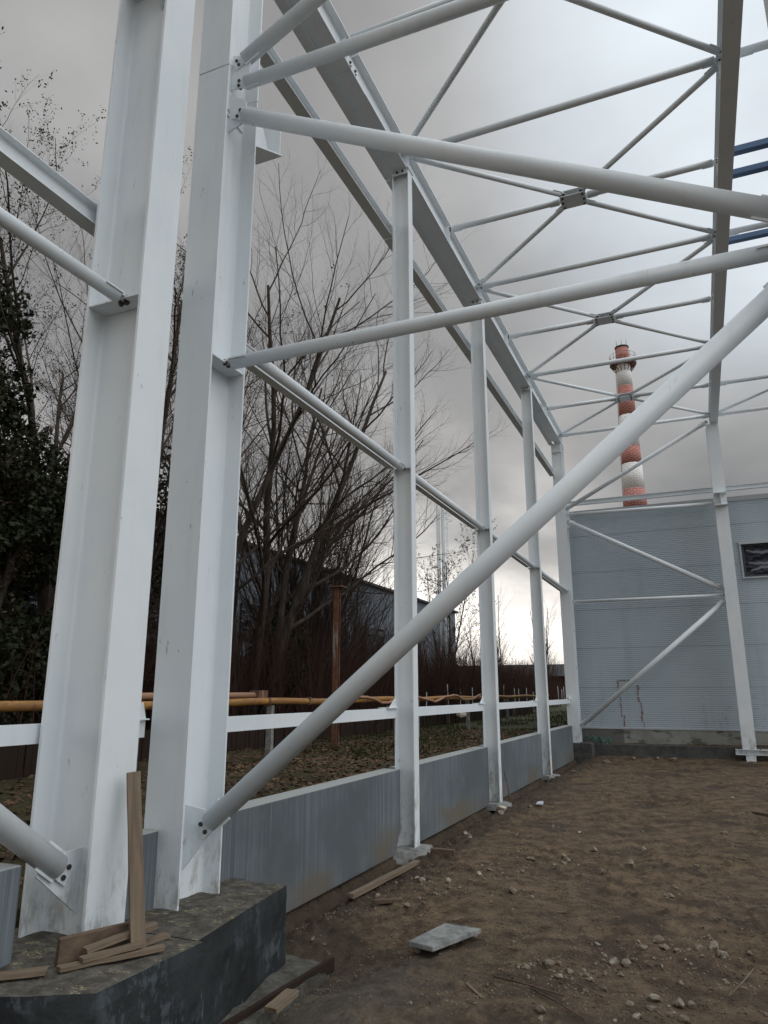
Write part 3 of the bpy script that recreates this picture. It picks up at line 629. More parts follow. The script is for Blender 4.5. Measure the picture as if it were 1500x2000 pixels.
def roughblock(mbk, poly, z0, z1, cell=.06, amp=.008, seed=0):
    # vertical prism with subdivided, slightly uneven faces
    n = len(poly); vs = []; fs = []
    nz = max(2, int((z1-z0)/cell))
    ring = []
    for i in range(n):
        a = Vector(poly[i]); b_ = Vector(poly[(i+1) % n]); k = max(1, int((b_-a).length/cell))
        for j in range(k): ring.append(a.lerp(b_, j/k))
    m = len(ring); c = sum(ring, Vector((0, 0)))/m
    for j in range(nz+1):
        z = z0+(z1-z0)*j/nz
        for p in ring:
            q = Vector((p.x, p.y, z)); d = noise.noise(q*9+Vector((seed, 0, 0)))*amp*1.6+noise.noise(q*30)*amp*.6
            r_ = (p-c).normalized(); e = -.010 if j == nz else 0
            vs.append((p.x+r_.x*(d+e), p.y+r_.y*(d+e), z+(d*.6 if j == nz else 0)))
    for j in range(nz):
        for i in range(m): fs.append((j*m+i, j*m+(i+1) % m, (j+1)*m+(i+1) % m, (j+1)*m+i))
    sm = [False]*len(fs); base_ = nz*m
    # top: concentric rings towards the centre
    prev = [base_+i for i in range(m)]
    K = 6
    for k in range(1, K+1):
        t = k/K; cur = []
        for i, p in enumerate(ring):
            q = p.lerp(c, t*.97); dz = noise.noise(Vector((q.x*7, q.y*7, seed)))*amp*1.6
            cur.append(len(vs)); vs.append((q.x, q.y, z1+dz))
        for i in range(m): fs.append((prev[i], prev[(i+1) % m], cur[(i+1) % m], cur[i])); sm.append(False)
        prev = cur
    fs.append(tuple(prev)); sm.append(False)
    mbk.add(vs, fs, sm); return mbk
fd = thing('foundation_block', 'dark tarred concrete foundation under the two thick left columns', 'foundation', (0, 3.8, 0))
roughblock(MB(), [(-.62, 2.2), (.50, 2.84), (.515, 3.60), (-.62, 3.60)], -.30, .41, seed=1).build('near_block', M['found'], fd)
roughblock(MB(), [(-.62, 3.607), (.468, 3.607), (.315, 4.80), (-.05, 4.83), (-.62, 4.83)], -.30, .405, seed=5).build('far_block', M['found'], fd)
fb = thing('foundation_block', 'dark concrete block and kerb under the corner column by the hall', 'foundation', (-.1, 20.9, 0))
roughblock(MB(), [(-.42, 20.45), (.30, 20.45), (.30, 21.2), (-.42, 21.2)], -.2, .40, seed=9).build('corner_block', M['kerb'], fb)
tag(roughblock(MB(), [(.30, 3.0), (.62, 3.0), (.60, 4.95), (.10, 5.0)], -.32, -.085, .05, .022, 13).build('footing_ledge', M['lump2']), 'low rough grey concrete ledge between the dark foundation and the buried board', 'ledge')
kb = tag(MB().box((.302, 20.98, -.2), (3.72, 21.45, .355)).box((3.722, 21.02, -.2), (14, 21.45, .345)).build('kerb', M['kerb']), 'long dark concrete kerb along the foot of the hall wall', 'kerb')
for i, l in ((2, 'sloped grey concrete footing at the foot of the first slender column'), (3, 'low grey concrete footing at the foot of the second slender column'), (4, 'low grey concrete footing at the foot of the third slender column')):
    y = YC[i]; m_ = MB(); K = 14; vs = []; fs = []
    rings = [(1.0, -.10), (.72, .015), (.45, .03), (.02, .035)] if i == 2 else [(1.0, -.08), (.9, .005), (.5, .02), (.02, .02)]
    for (s, z) in rings:
        for k in range(K):
            a = 2*math.pi*k/K; rx, ry = ((.30, .36) if i == 2 else (.26, .24)); d = 1+.18*noise.noise(Vector((math.cos(a)*2, math.sin(a)*2, s*3+i)))
            q = abs(math.cos(a))**.5; r_ = 1/max(abs(math.cos(a)), abs(math.sin(a)))**.6
            vs.append((-.08+rx*s*math.cos(a)*d*r_, y+ry*s*math.sin(a)*d*r_, z+.01*noise.noise(Vector((a, s*4, i)))))
    for j in range(len(rings)-1):
        for k in range(K): fs.append((j*K+k, j*K+(k+1) % K, (j+1)*K+(k+1) % K, (j+1)*K+k))
    m_.add(vs, fs, False); tag(m_.build('column_footing', M['lump']), l, 'footing', 'concrete footings of the slender columns')

# ------------------------------------------------------------------ hall behind
hall = thing('industrial_hall', 'pale grey hall with horizontally ribbed cladding closing the far side', 'building', (8, 21.5, .3))
YW = 21.5; P_ = .054
def clad(m_, x0, x1, z0, z1):
    prof = []
    k = math.floor(z0/P_)
    z = z0; prof.append((0.0, z0))
    while True:
        for dz, d in ((.026, 0.0), (.033, .006), (.046, .006), (.0539, 0.0)):
            zz_ = k*P_+dz
            if z0 < zz_ < z1: prof.append((d, zz_))
        k += 1
        if k*P_ > z1: break
    prof.append((0.0, z1))
    vs = [(x0, YW+d, z) for d, z in prof]+[(x1, YW+d, z) for d, z in prof]; n = len(prof)
    m_.add(vs, [(i, n+i, n+i+1, i+1) for i in range(n-1)])
WX0, WX1, WZ0, WZ1 = 4.44, 6.5, 4.70, 5.60
m_ = MB(); clad(m_, -.12, WX0, .76, 6.80); clad(m_, WX0, WX1, .76, WZ0); clad(m_, WX0, WX1, WZ1, 6.80); clad(m_, WX1, 30, .76, 6.80)
m_.build('wall', M['clad'], hall)
MB().box((-.12, YW+.03, .8), (WX0-.01, 45, 6.9)).box((WX0-.01, YW+.35, .8), (WX1+.01, 45, 6.9)).box((WX1+.01, YW+.03, .8), (30, 45, 6.9)).box((WX0-.01, YW+.03, .8), (WX1+.01, YW+.35, WZ0-.01)).box((WX0-.01, YW+.03, WZ1+.01), (WX1+.01, YW+.35, 6.9)).build('side_wall', M['clad'], hall)
MB().box((-.14, YW-.025, 6.80), (30.02, YW+.30, 6.93)).box((-.14, YW+.3, 6.90), (30.02, 45.1, 6.93)).build('roof', M['flash'], hall)
MB().box((-.135, YW-.03, .735), (30, YW+.02, .775)).build('drip_flashing', M['flash'], hall)
M['lapd'] = mat('dark_lap', (.26, .30, .33), .5)  # lap joint lines, a darker grey than the cladding sheets
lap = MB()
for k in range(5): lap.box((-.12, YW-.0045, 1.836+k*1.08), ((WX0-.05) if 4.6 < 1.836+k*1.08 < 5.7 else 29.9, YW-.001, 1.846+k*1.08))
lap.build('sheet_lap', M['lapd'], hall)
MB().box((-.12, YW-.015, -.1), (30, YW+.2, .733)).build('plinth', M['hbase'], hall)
w = MB(); w.box((WX0-.06, YW-.045, WZ1-.02), (WX1+.06, YW-.003, WZ1+.055)).box((WX0-.045, YW-.035, WZ0-.02), (WX0-.002, YW-.003, WZ1-.021)).box((WX1+.002, YW-.035, WZ0-.02), (WX1+.045, YW-.003, WZ1-.021)); w.box((WX0-.06, YW-.06, WZ0-.05), (WX1+.06, YW-.003, WZ0-.021))
wf = w.build('window', M['white'], hall)
fr = MB(); yq = YW+.06
for x in (WX0, WX0+1.0, WX1-.06): fr.box((x+.003, yq, WZ0+.003), (x+.06, yq+.05, WZ1-.003))
for z in (WZ0, WZ1-.06): fr.box((WX0+.065, yq+.002, z+.003), (WX1-.065, yq+.048, z+.055))
fr.build('frame', M['dark'], wf)
MB().box((WX0+.02, yq+.02, WZ0+.02), (WX1-.02, yq+.03, WZ1-.02)).build('pane', M['glass'], wf)
rfl = MB()  # curved pale strips modelled before the pane to imitate reflections in the glass
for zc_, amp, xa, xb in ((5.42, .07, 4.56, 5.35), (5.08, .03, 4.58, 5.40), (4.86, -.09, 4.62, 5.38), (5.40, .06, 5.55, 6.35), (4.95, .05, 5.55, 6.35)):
    n0 = len(rfl.v); K = 16
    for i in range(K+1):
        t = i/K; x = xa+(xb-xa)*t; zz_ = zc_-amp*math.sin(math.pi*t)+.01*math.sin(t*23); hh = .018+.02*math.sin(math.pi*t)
        rfl.v += [(x, yq+.012+.004*math.sin(9*t), zz_-hh), (x, yq+.012, zz_+hh)]
    for i in range(K): rfl.f.append((n0+2*i, n0+2*i+2, n0+2*i+3, n0+2*i+1)); rfl.sm.append(True)
rfl.build('reflection_streaks', M['reflection'], wf)
rs = MB()
def strip(x, z0, z1, w0):
    z = z0
    while z < z1:
        h = rnd.uniform(.05, .14); dx = rnd.uniform(-.012, .012); ww = w0*rnd.uniform(.5, 1.2)
        rs.box((x+dx-ww/2, YW-.006, z), (x+dx+ww/2, YW-.001, min(z+h, z1))); z += h+(rnd.random() < .3)*rnd.uniform(.01, .05)
strip(.98, 1.60, 2.02, .035); strip(1.02, 1.05, 1.60, .03); strip(1.08, .80, 1.10, .03); strip(1.49, 1.45, 1.90, .05); strip(1.55, .95, 1.45, .05); strip(1.58, .78, .95, .025)
rs.box((.96, YW-.0065, 2.0), (1.40, YW-.001, 2.035)); rs.build('rust_stain', M['redp'], hall)

# ------------------------------------------------------------------ chimney
ch = thing('brick_chimney', 'tall red and white banded brick chimney beyond the hall', 'chimney', (-2.15, 90, 0))
def crad(z): return .80+(44.3-z)*.0245
def cyl(z0, z1, r0, r1, name, m, parent, n=32, seg=1, x=-2.12, y=90):
    b_ = MB(); pts = [(x, y, z0+(z1-z0)*i/seg) for i in range(seg+1)]
    b_.tube(pts, [r0+(r1-r0)*i/seg for i in range(seg+1)], n)
    o = b_.build(name, m, parent); me = o.data; uv = me.uv_layers.new(name='UVMap')
    for l in me.loops:
        v = me.vertices[l.vertex_index].co; wv = Vector(v)+Vector(parent['_org']); uv.data[l.index].uv = ((math.atan2(wv.y-y, wv.x-x)/(2*math.pi))*6.0, wv.z)
    return o
bands = [(0, 20, 'cwhite'), (20, 25.6, 'cred'), (25.6, 28.8, 'cwhite'), (28.8, 31.0, 'cred'), (31.0, 35.1, 'cwhite'), (35.1, 39.0, 'cred'), (39.0, 41.9, 'cwhite'), (41.9, 44.3, 'cred')]
for z0, z1, m in bands:
    cyl(z0, z1, crad(z0), crad(z1), 'shaft_band', M[m], ch)
cyl(23.2, 25.2, crad(23.2)+.06, crad(25.2)+.06, 'collar', M['cred'], ch)
cyl(44.3, 44.5, .86, .86, 'rim', M['roofd'], ch)
gal = MB(); gal.tube([(-2.12, 90, 42.0), (-2.12, 90, 42.18)], 1.62, 28)
for k in range(14):
    a = 2*math.pi*k/14; gal.tube([(-2.12+1.58*math.cos(a), 90+1.58*math.sin(a), 42.0), (-2.12+.85*math.cos(a), 90+.85*math.sin(a), 41.0)], .05, 5)
gal.build('gallery', M['rust'], ch)
rl = MB()
for k in range(14):
    a = 2*math.pi*k/14; rl.tube([(-2.12+1.58*math.cos(a), 90+1.58*math.sin(a), 42.18), (-2.12+1.58*math.cos(a), 90+1.58*math.sin(a), 43.3)], .025, 4)
for z in (42.75, 43.3): rl.tube([(-2.12+1.58*math.cos(2*math.pi*k/28), 90+1.58*math.sin(2*math.pi*k/28), z) for k in range(29)], .022, 4, False)
rl.build('railing', M['rust'], ch)
ld = MB()
for s in (-.22, .22): ld.tube([(-2.12-crad(20)-.03, 90+s-.5, 20), (-2.12-crad(42)-.03, 90+s-.5, 42)], .015, 4)
for k in range(60): z = 20+k*.37; ld.tube([(-2.12-crad(z)-.03, 89.28, z), (-2.12-crad(z)-.03, 89.72, z)], .012, 4)
ld.build('ladder', M['rust'], ch)
for s in (-.6, 0, .6): MB().tube([(-2.12+s, 90, 44.4), (-2.12+s, 90, 45.5)], .03, 5).build('lightning_rod', M['rust'], ch)

# steel flue mast
ms = thing('steel_chimney', 'thin galvanised steel chimney mast rising behind the leafy tree', 'chimney', (-10.2, 40, .6))
for x in (-10.40, -10.10):
    MB().tube([(x, 40, .5), (x, 40, 12.8 if x < -10.2 else 12.5)], .11, 12).build('flue', M['galv'], ms)
la = MB()
for s in (-.14, .14): la.tube([(-9.86, 40+s, .6), (-9.86, 40+s, 12.7)], .02, 5)
for k in range(36): la.tube([(-9.86, 39.86, .9+k*.33), (-9.86, 40.14, .9+k*.33)], .014, 4)
for k in range(14): la.tube([(-10.1, 40, 1+k*.85), (-9.86, 40, 1+k*.85)], .014, 4)
for z in (11.6, 12.0, 12.4): la.tube([(-9.86+.30*math.sin(a/8*math.pi), 40-.30*math.cos(a/8*math.pi), z) for a in range(9)], .016, 4)
la.build('ladder', M['galv'], ms)

# building behind the trees
bd = thing('warehouse', 'long dark weathered warehouse behind the bare trees on the left', 'building', (-19, 30, .6))
bw_ = MB().box((-26, 2, .3), (-12, 48, 7.0)); bw_.build('wall', M['shed'], bd)
MB().box((-26.2, 1.8, 7.0), (-11.8, 48.2, 7.13)).build('roof', M['roofd'], bd)
for k in range(8):
    MB().box((-11.995, 6+k*5.4, 3.6), (-11.93, 8.4+k*5.4, 4.9)).build('window', M['glass'], bd)
fsd = thing('low_shed', 'low dark shed roof far off between the last two slender columns', 'building', (-18, 95, .6))
MB().box((-30, 90, .4), (-8.5, 100, 3.6)).build('wall', M['brush'], fsd)
MB().extrude([(-30.5, 95, 3.6), (-30.5, 89.5, 3.6), (-30.5, 95, 5.4), (-30.5, 100.5, 3.6)], (0, 0, 0)) if False else MB().extrude([(-19.2, 89.5, 3.605), (-19.2, 100.5, 3.605), (-19.2, 95, 5.2)], (22.6, 0, 0)).build('roof', M['roofd'], fsd)

# ------------------------------------------------------------------ gas pipe, posts, fence
PX = -3.5
gp = thing('gas_pipe', 'yellow rust-streaked gas pipe running level behind the white columns', 'pipe', (PX, 5, .6))
pts = [(PX+.02*math.sin(y*.9), y, 1.555+.014*math.sin(y*1.3+.4)) for y in [i*.5-2 for i in range(75)]]
MB().tube(pts, .055, 12).build('tube', M['pipe'], gp)
for y in (10.6, 12.0, 14.4, 16.8, 20.0, 24.0): MB().tube([(PX, y-.02, 1.555), (PX, y+.02, 1.555)], .075, 12).build('clamp', M['rust'], gp)
p2 = thing('pink_pipe', 'faded pink pipe lying on the yellow gas pipe beside the second column', 'pipe', (PX, 8, 1.6))
MB().tube([(PX-.10, 7.2, 1.66), (PX-.10, 10.4, 1.665)], .045, 12).build('tube', M['pink'], p2)
MB().box((PX-.19, 10.35, 1.60), (PX-.01, 10.62, 1.74)).build('end_bracket', M['rust'], p2)
p3 = tag(MB().tube([(PX+.07, 13.2+i*.4, 1.56+.075*math.sin(i*.8)+.02*math.sin(i*2.1)) for i in range(26)], .030, 8).build('wrapped_hose', M['pink']), 'pale pink wavy hose draped along the yellow gas pipe', 'hose')
for k, (y, x, l) in enumerate([(7.5, PX, 'left part of the bay with the diagonal tube'), (10.7, PX, 'under the pink pipe end'), (14.05, -4.0, ''), (17.6, PX, 'left of the second slender column'), (22.0, PX, 'beside the hanging foam ball'), (27, PX, 'far along the pipe')]):
    if k == 2: continue
    tag(MB().box((x-.05, y-.04, .35), (x+.05, y+.04, 1.50)).build('pipe_support', M['lump']), 'short weathered post carrying the gas pipe, %s' % l, 'post', 'short posts under the gas pipe')
rp = thing('rusty_post', 'tall rusty steel post with a flat cap standing behind the gas pipe', 'post', (-4.0, 14.08, .5))
MB().ibeam((-4, 14.08, .4), (-4, 14.08, 3.92), (0, 1, 0), .13, .11, .012, .01, .006).build('shaft', M['rust'], rp)
MB().box((-4.17, 13.95, 3.92), (-3.83, 14.21, 3.95)).build('cap_plate', M['rust'], rp)
tag(MB().tube([(PX+.02, 21.2, 1.5), (PX+.03, 21.2, 1.2)], .01, 5).build('cord', M['white']), 'thin pale cord hanging from the gas pipe', 'cord')
def rock(mbx, c, r, seed, sx=1, sy=1, sz=.7, sub=1):
    t = (1+5**.5)/2
    base_ = [Vector(v).normalized() for v in [(-1,t,0),(1,t,0),(-1,-t,0),(1,-t,0),(0,-1,t),(0,1,t),(0,-1,-t),(0,1,-t),(t,0,-1),(t,0,1),(-t,0,-1),(-t,0,1)]]
    fs = [(0,11,5),(0,5,1),(0,1,7),(0,7,10),(0,10,11),(1,5,9),(5,11,4),(11,10,2),(10,7,6),(7,1,8),(3,9,4),(3,4,2),(3,2,6),(3,6,8),(3,8,9),(4,9,5),(2,4,11),(6,2,10),(8,6,7),(9,8,1)]
    vs = base_
    for _ in range(sub):
        cache = {}; nf = []
        def mid(a, b_):
            k = (min(a, b_), max(a, b_))
            if k not in cache: cache[k] = len(vs); vs.append(((vs[a]+vs[b_])/2).normalized())
            return cache[k]
        for a, b_, c_ in fs:
            ab, bc, ca = mid(a, b_), mid(b_, c_), mid(c_, a); nf += [(a, ab, ca), (b_, bc, ab), (c_, ca, bc), (ab, bc, ca)]
        fs = nf
    rr = random.Random(seed); an = rr.uniform(0, 6.3); ca, sa = math.cos(an), math.sin(an); out = []
    pl = [(Vector((rr.uniform(-1, 1), rr.uniform(-1, 1), rr.uniform(-.6, 1))).normalized(), rr.uniform(.52, .80)) for _ in range(10)]
    for v in vs:
        q = v*(1+.28*noise.noise(v*1.7+Vector((seed*3.1, 0, 0))))
        for nrm, d in pl:
            e = q.dot(nrm)-d
            if e > 0: q = q-nrm*e
        x, y, z = q.x*sx, q.y*sy, q.z*sz
        out.append((c[0]+r*(x*ca-y*sa), c[1]+r*(x*sa+y*ca), c[2]+r*z))
    mbx.add(out, fs, False); return mbx
M['foam'] = mat('dry_foam', (.45, .40, .32), .95)
tag(rock(MB(), (PX+.03, 21.2, 1.10), .17, 3, sub=2).build('foam_ball', M['foam']), 'whitish ball hanging on a cord under the gas pipe', 'ball')
# low brown board fence
for k in range(7):
    y0 = 5.5+k*5.0; ft = thing('board_fence', 'low dark brown board fence section %s' % ['behind the thick left columns', 'left of the tall rusty post', 'right of the tall rusty post', 'behind the first slender column', 'behind the second slender column', 'near the third slender column', 'farthest along the pipe'][k], 'fence', (-5.4, y0, .4), 'dark brown board fence sections')
    m_ = MB(); y = y0
    while y < y0+4.95:
        w_ = rnd.uniform(.10, .16); h = 1.12+rnd.uniform(-.10, .10); x = -5.4+rnd.uniform(-.015, .015)
        m_.box((x-.012, y, .35), (x+.012, y+w_-.012, h))
        y += w_
    m_.build('boards', M['fence'], ft)
    MB().box((-5.33, y0-.05, .3), (-5.23, y0+.05, 1.3)).build('post', M['woodd'], ft)
for k in range(16):
    y = 24+k*2.1; x = -5.6-.04*k+rnd.uniform(-.3, .3)
    tag(MB().tube([(x, y, .4), (x+rnd.uniform(-.05, .05), y, 1.7+rnd.uniform(0, .5))], .015, 6).build('garden_stake', M['white']), 'thin pale garden stake among the far fence stakes', 'stake', 'thin pale stakes in the far garden')

# ------------------------------------------------------------------ timber and debris
def plank(label, a, b_, w, h, m='wood', name='timber_plank', updir=(0, 0, 1), grp=None, cat='plank'):
    a, b_ = Vector(a), Vector(b_); L = (b_-a).length; d = (b_-a).normalized(); u = Vector(updir); r_ = d.cross(u).normalized(); u = r_.cross(d)
    mm = MB(); K = 6; vs = []
    for i in range(K+1):
        t = i/K; j = .002
        for sx, sy in ((-1,-1),(1,-1),(1,1),(-1,1)): vs.append((sx*w/2+rnd.uniform(-j, j), sy*h/2+rnd.uniform(-j, j), t*L+(rnd.uniform(-.006, .006) if i in (0, K) else 0)))
    fs = [(3,2,1,0), tuple(4*K+q for q in range(4))]+[(4*i+q, 4*i+(q+1) % 4, 4*i+4+(q+1) % 4, 4*i+4+q) for i in range(K) for q in range(4)]
    mm.add(vs, fs); ob = mm.build(name, M[m], org=(0, 0, 0))
    ob.matrix_world = Matrix.Translation(a) @ Matrix((r_, u, d)).transposed().to_4x4()
    tag(ob, label, cat, grp); bv = ob.modifiers.new('bevel', 'BEVEL'); bv.width = .003; bv.segments = 2
    return ob
plank('upright timber plank leaning against the widest white column', (.325, 3.30, .42), (.10, 3.42, 1.27), .075, .035, updir=(1, -.8, 0))
WGp = 'timber offcuts on the foundation at the foot of the widest column'
plank('thick brown timber block on edge behind the pile of offcuts', (.07, 3.02, .475), (.22, 3.42, .475), .035, .115, 'woodd', 'timber_offcut', grp=WGp, cat='wood piece')
plank('long thin offcut lying flat at the left edge of the foundation', (-.20, 2.62, .435), (.13, 2.90, .435), .06, .024, name='timber_offcut', grp=WGp, cat='wood piece')
plank('offcut lying flat under the front of the pile, ending at the plank foot', (.15, 2.95, .43), (.42, 3.38, .435), .05, .022, name='timber_offcut', grp=WGp, cat='wood piece')
plank('topmost offcut of the pile, tilted up against the block', (.18, 3.08, .475), (.30, 3.46, .505), .05, .026, name='timber_offcut', grp=WGp, cat='wood piece')
plank('middle offcut of the pile, pointing at the leaning plank', (.21, 3.03, .452), (.34, 3.30, .462), .055, .02, name='timber_offcut', grp=WGp, cat='wood piece')
plank('offcut poking out behind the foot of the leaning plank', (.24, 3.28, .425), (.30, 3.56, .43), .06, .02, name='timber_offcut', grp=WGp, cat='wood piece')
plank('long weathered board half buried in the trench at the bottom edge', (.45, 3.2, -.10), (.60, 4.95, -.085), .028, .08, 'fence', 'trench_board')
plank('short reddish board lying by the trench at the bottom edge', (.68, 4.02, -.035), (.70, 4.24, -.01), .085, .03, 'wood', 'wood_chip_board')
plank('narrow timber batten lying along the foot of the first long concrete panel', (.16, 6.15, .015), (.24, 7.55, .02), .06, .04, 'wood', 'timber_batten')
plank('small dark timber block lying beside the first slender column', (.24, 7.98, .035), (.50, 8.00, .03), .06, .09, 'woodd', 'timber_block')
plank('muddy board end sticking out of the soil below the batten', (.42, 6.05, .02), (.62, 6.2, .02), .05, .03, 'woodd', 'muddy_board')
plank('dark timber strip in the soil at the right edge', (3.62, 12.45, .01), (4.2, 11.9, .02), .07, .04, 'woodd', 'timber_strip')
sb = thing('paving_slab', 'pale square concrete slab lying tilted on rubble in the foreground', 'slab', (1.26, 5.35, 0))
m_ = MB(); q = [(1.085, 5.12, .045), (1.285, 5.06, .05), (1.475, 5.56, .05), (1.19, 5.60, .045)]
m_.extrude(q, (-.002, .004, .032)); o = m_.build('slab', M['lump'], sb); bv = o.modifiers.new('bevel', 'BEVEL'); bv.width = .005; bv.segments = 2
def stick(a, b_, r_, l, m='wood'): tag(MB().tube([a, ((a[0]+b_[0])/2+.01, (a[1]+b_[1])/2, (a[2]+b_[2])/2+.004), b_], r_, 5).build('thin_stick', M[m]), l, 'stick', 'thin dry sticks on the soil')
stick((3.06, 5.1, .01), (3.22, 5.6, .02), .004, 'thin straight stick at the lower right edge of the soil')
stick((1.75, 4.85, .02), (2.2, 4.72, .02), .006, 'thin dark stick among stones at the bottom, left one', 'woodd')
stick((2.0, 4.75, .02), (2.35, 4.45, .02), .005, 'thin dark stick crossing the bottom edge', 'woodd')
stick((2.15, 4.98, .02), (2.42, 4.78, .02), .004, 'short thin pale stick below the row of larger stones')
stick((.12, 12.1, .0), (.01, 12.25, .45), .012, 'thin dark bar leaning on the second slender column', 'woodd')
# stones
ST = [(0.33,8.11,.067),(1.8,9.1,.052),(1.62,8.46,.033),(2.24,8.39,.063),(2.67,7.28,.053),(2.63,7.29,.031),(1.0,7.19,.048),(.82,6.83,.042),(.9,6.62,.036),(1.42,6.75,.049),(1.31,7.6,.035),(1.27,8.18,.064),(1.56,8.49,.049),(1.61,8.2,.047),(1.62,8.33,.043),(.96,7.8,.031),(1.02,7.47,.035),(.44,7.02,.039),(.53,6.91,.043),(.72,6.04,.042),(.34,6.33,.04),(1.6,6.71,.026),(2.02,7.96,.035),(2.3,9.41,.047),(2.25,5.75,.032),(2.32,5.56,.027),(2.39,5.47,.053),(2.47,5.47,.047),(2.51,5.57,.027),(2.54,5.84,.042),(2.63,6.05,.051),(2.67,5.93,.043),(2.76,5.91,.032),(2.9,5.99,.039),(3.0,6.1,.047),(3.04,5.92,.048),(2.98,6.26,.029),(2.02,5.18,.052),(2.08,5.25,.033),(2.16,5.15,.026),(1.9,5.1,.029),(1.85,5.11,.023),(2.12,5.02,.034),(2.26,5.14,.025),(2.3,5.07,.028),(2.66,4.97,.047),(2.8,4.95,.049),(2.86,4.98,.035),(2.66,4.78,.037),(2.55,4.79,.029),(2.83,4.74,.042),(2.76,4.75,.025),(2.6,4.61,.033),(2.12,4.46,.039),(1.42,4.29,.023),(1.13,5.19,.028),(1.42,5.6,.033),(3.06,5.39,.028),(2.36,5.25,.022),(2.46,5.27,.022),(1.71,5.52,.025),(2.87,8.65,.037),(3.18,10.69,.051),(1.5,9.99,.039),(1.1,10.42,.041),(.74,19.7,.089),(2.26,20.6,.107),(1.9,20.7,.069),(1.33,20.5,.072),(.18,9.44,.064),(.3,9.23,.057),(.2,11.16,.06),(.47,11.97,.04),(2.22,10.48,.026),(.35,16.97,.067),(.65,6.8,.033),(.83,6.42,.031),(2.65,5.31,.019),(2.8,5.28,.025),(2.39,4.98,.021),(2.45,4.92,.021),(3.46,12.31,.044),(3.38,13.97,.042),(2.43,11.41,.035),(.89,5.89,.024),(.3,5.21,.027),(.4,5.21,.023),(.36,5.44,.02),(1.52,6.3,.021),(1.33,6.38,.025)]
for _ in range(70):
    c = rnd.choice([(.95, 7.2, .5, .8), (.75, 6.6, .4, .5), (2.6, 5.5, .5, .45), (2.3, 5.0, .5, .2), (1.4, 8.2, .4, .4), (2.0, 9, 1.4, 2.5), (2.0, 14, 1.6, 4)])
    x, y = rnd.gauss(c[0], c[2]), rnd.gauss(c[1], c[3])
    if x < .12 or x > 4.5 or y < 4.3 or y > 20.3 or (x < .5 and y < 5) or (1.05 < x < 1.5 and 5 < y < 5.65): continue
    ST.append((x, y, rnd.uniform(.016, .034)))
NB = len(ST)
for _ in range(110):
    c = ST[rnd.randrange(0, 60)]
    x, y = rnd.gauss(c[0], .12), rnd.gauss(c[1], .07)
    if x < .12 or y < 4.3 or (x < .55 and y < 5) or (1.05 < x < 1.5 and 5.05 < y < 5.62): continue
    ST.append((x, y, rnd.uniform(.014, .030)))
def zone(x, y):
    if y < 5.35 and x > 1.7: return 'stone among the larger rubble at the bottom right of the soil', 'stones at the bottom right of the soil'
    if y < 6.5 and x > 2.0: return 'stone in the pale cluster at lower right, beyond the bottom rubble', 'stones in the lower right cluster'
    if y < 8.9 and x < 1.75: return 'stone on the rubble patch near the first slender column', 'stones of the rubble patch near the first slender column'
    if y > 15: return 'stone lying far off near the hall kerb', 'stones near the hall kerb'
    return 'loose stone scattered over the open brown soil', 'loose stones scattered over the open soil'
for k, (x, y, dm) in enumerate(ST):
    z = hgt(x, y); r_ = dm*(.95 if k < 84 else .66); l, gname = zone(x, y)
    o = rock(MB(), (x, y, z+r_*.36), r_, k+1, 1.0, rnd.uniform(.65, .95), rnd.uniform(.5, .8), sub=2 if dm > .035 else 1).build('stone', M['stone'])
    tag(o, l, 'stone', gname)
tag(rock(MB(), (.16, 11.35, .03), .10, 77, 1, .8, .6, 2).build('foam_lump', M['foam']), 'pale yellowish foam lump by the panel edge near the second slender column', 'foam lump')
tag(MB().extrude([(.55, 12.0, .02), (.66, 12.02, .02), (.64, 12.14, .045), (.56, 12.12, .04)], (0, 0, .012)).build('foam_scrap', M['white']), 'small white scrap on the soil near the second slender column', 'scrap')
M['teal'] = mat('teal_net', (.05, .16, .13), .9)
tn = MB(); pz = [(.05+i*.055, 21.15+.05*math.sin(i*1.3), .52+.07*math.sin(i*1.9)-.004*i) for i in range(13)]
tn.tube(pz, .022, 5); tn.tube([(x+.03, y-.05, z-.08+.03*math.sin(x*30)) for x, y, z in pz[2:]], .018, 5); tag(tn.build('netting', M['teal']), 'crumpled teal netting behind the foot of the corner column', 'netting')
# scraps: small splinters trodden into the soil
for k_, (x, y, a) in enumerate([(1.9, 6.4, .4), (2.7, 7.6, 2.0), (1.2, 5.9, 1.1), (3.3, 9.2, 2.6), (2.1, 11.2, .2), (.8, 9.6, 1.6), (3.0, 13.5, .9), (1.7, 4.6, 2.3)]):
    z = hgt(x, y)+.006; L_ = .07+.02*k_
    tag(MB().bar((x-L_*math.cos(a)/2, y-L_*math.sin(a)/2, z), (x+L_*math.cos(a)/2, y+L_*math.sin(a)/2, z+.006), .018, .008).build('wood_splinter', M['wood']), 'small wood splinter trodden into the brown soil', 'splinter', 'wood splinters in the soil')
# gravel and crumbs
gv = MB(); k = 0
while k < 7500:
    y = 4.3+abs(rnd.gauss(0, 1))*3.2; x = rnd.uniform(.1, 4.6)
    if (x < .52 and y < 4.9) or y > 20.5: continue
    dn = noise.noise(Vector((x*1.3, y*1.3, 5)))*.5+.5+math.exp(-((x-.9)/.6)**2-((y-7)/1.0)**2)*.5+math.exp(-((x-2.5)/.6)**2-((y-5.4)/.5)**2)*.4
    if rnd.random() > dn*dn*1.5: continue
    r_ = rnd.uniform(.003, .009)*(1+.06*y); rock(gv, (x, y, hgt(x, y)+r_*.3), r_, k, 1, .8, .7, 0); k += 1
tag(gv.build('gravel', M['gravel'], org=(0, 0, 0)), 'loose gravel and clods strewn over the brown soil', 'gravel', kind='stuff')

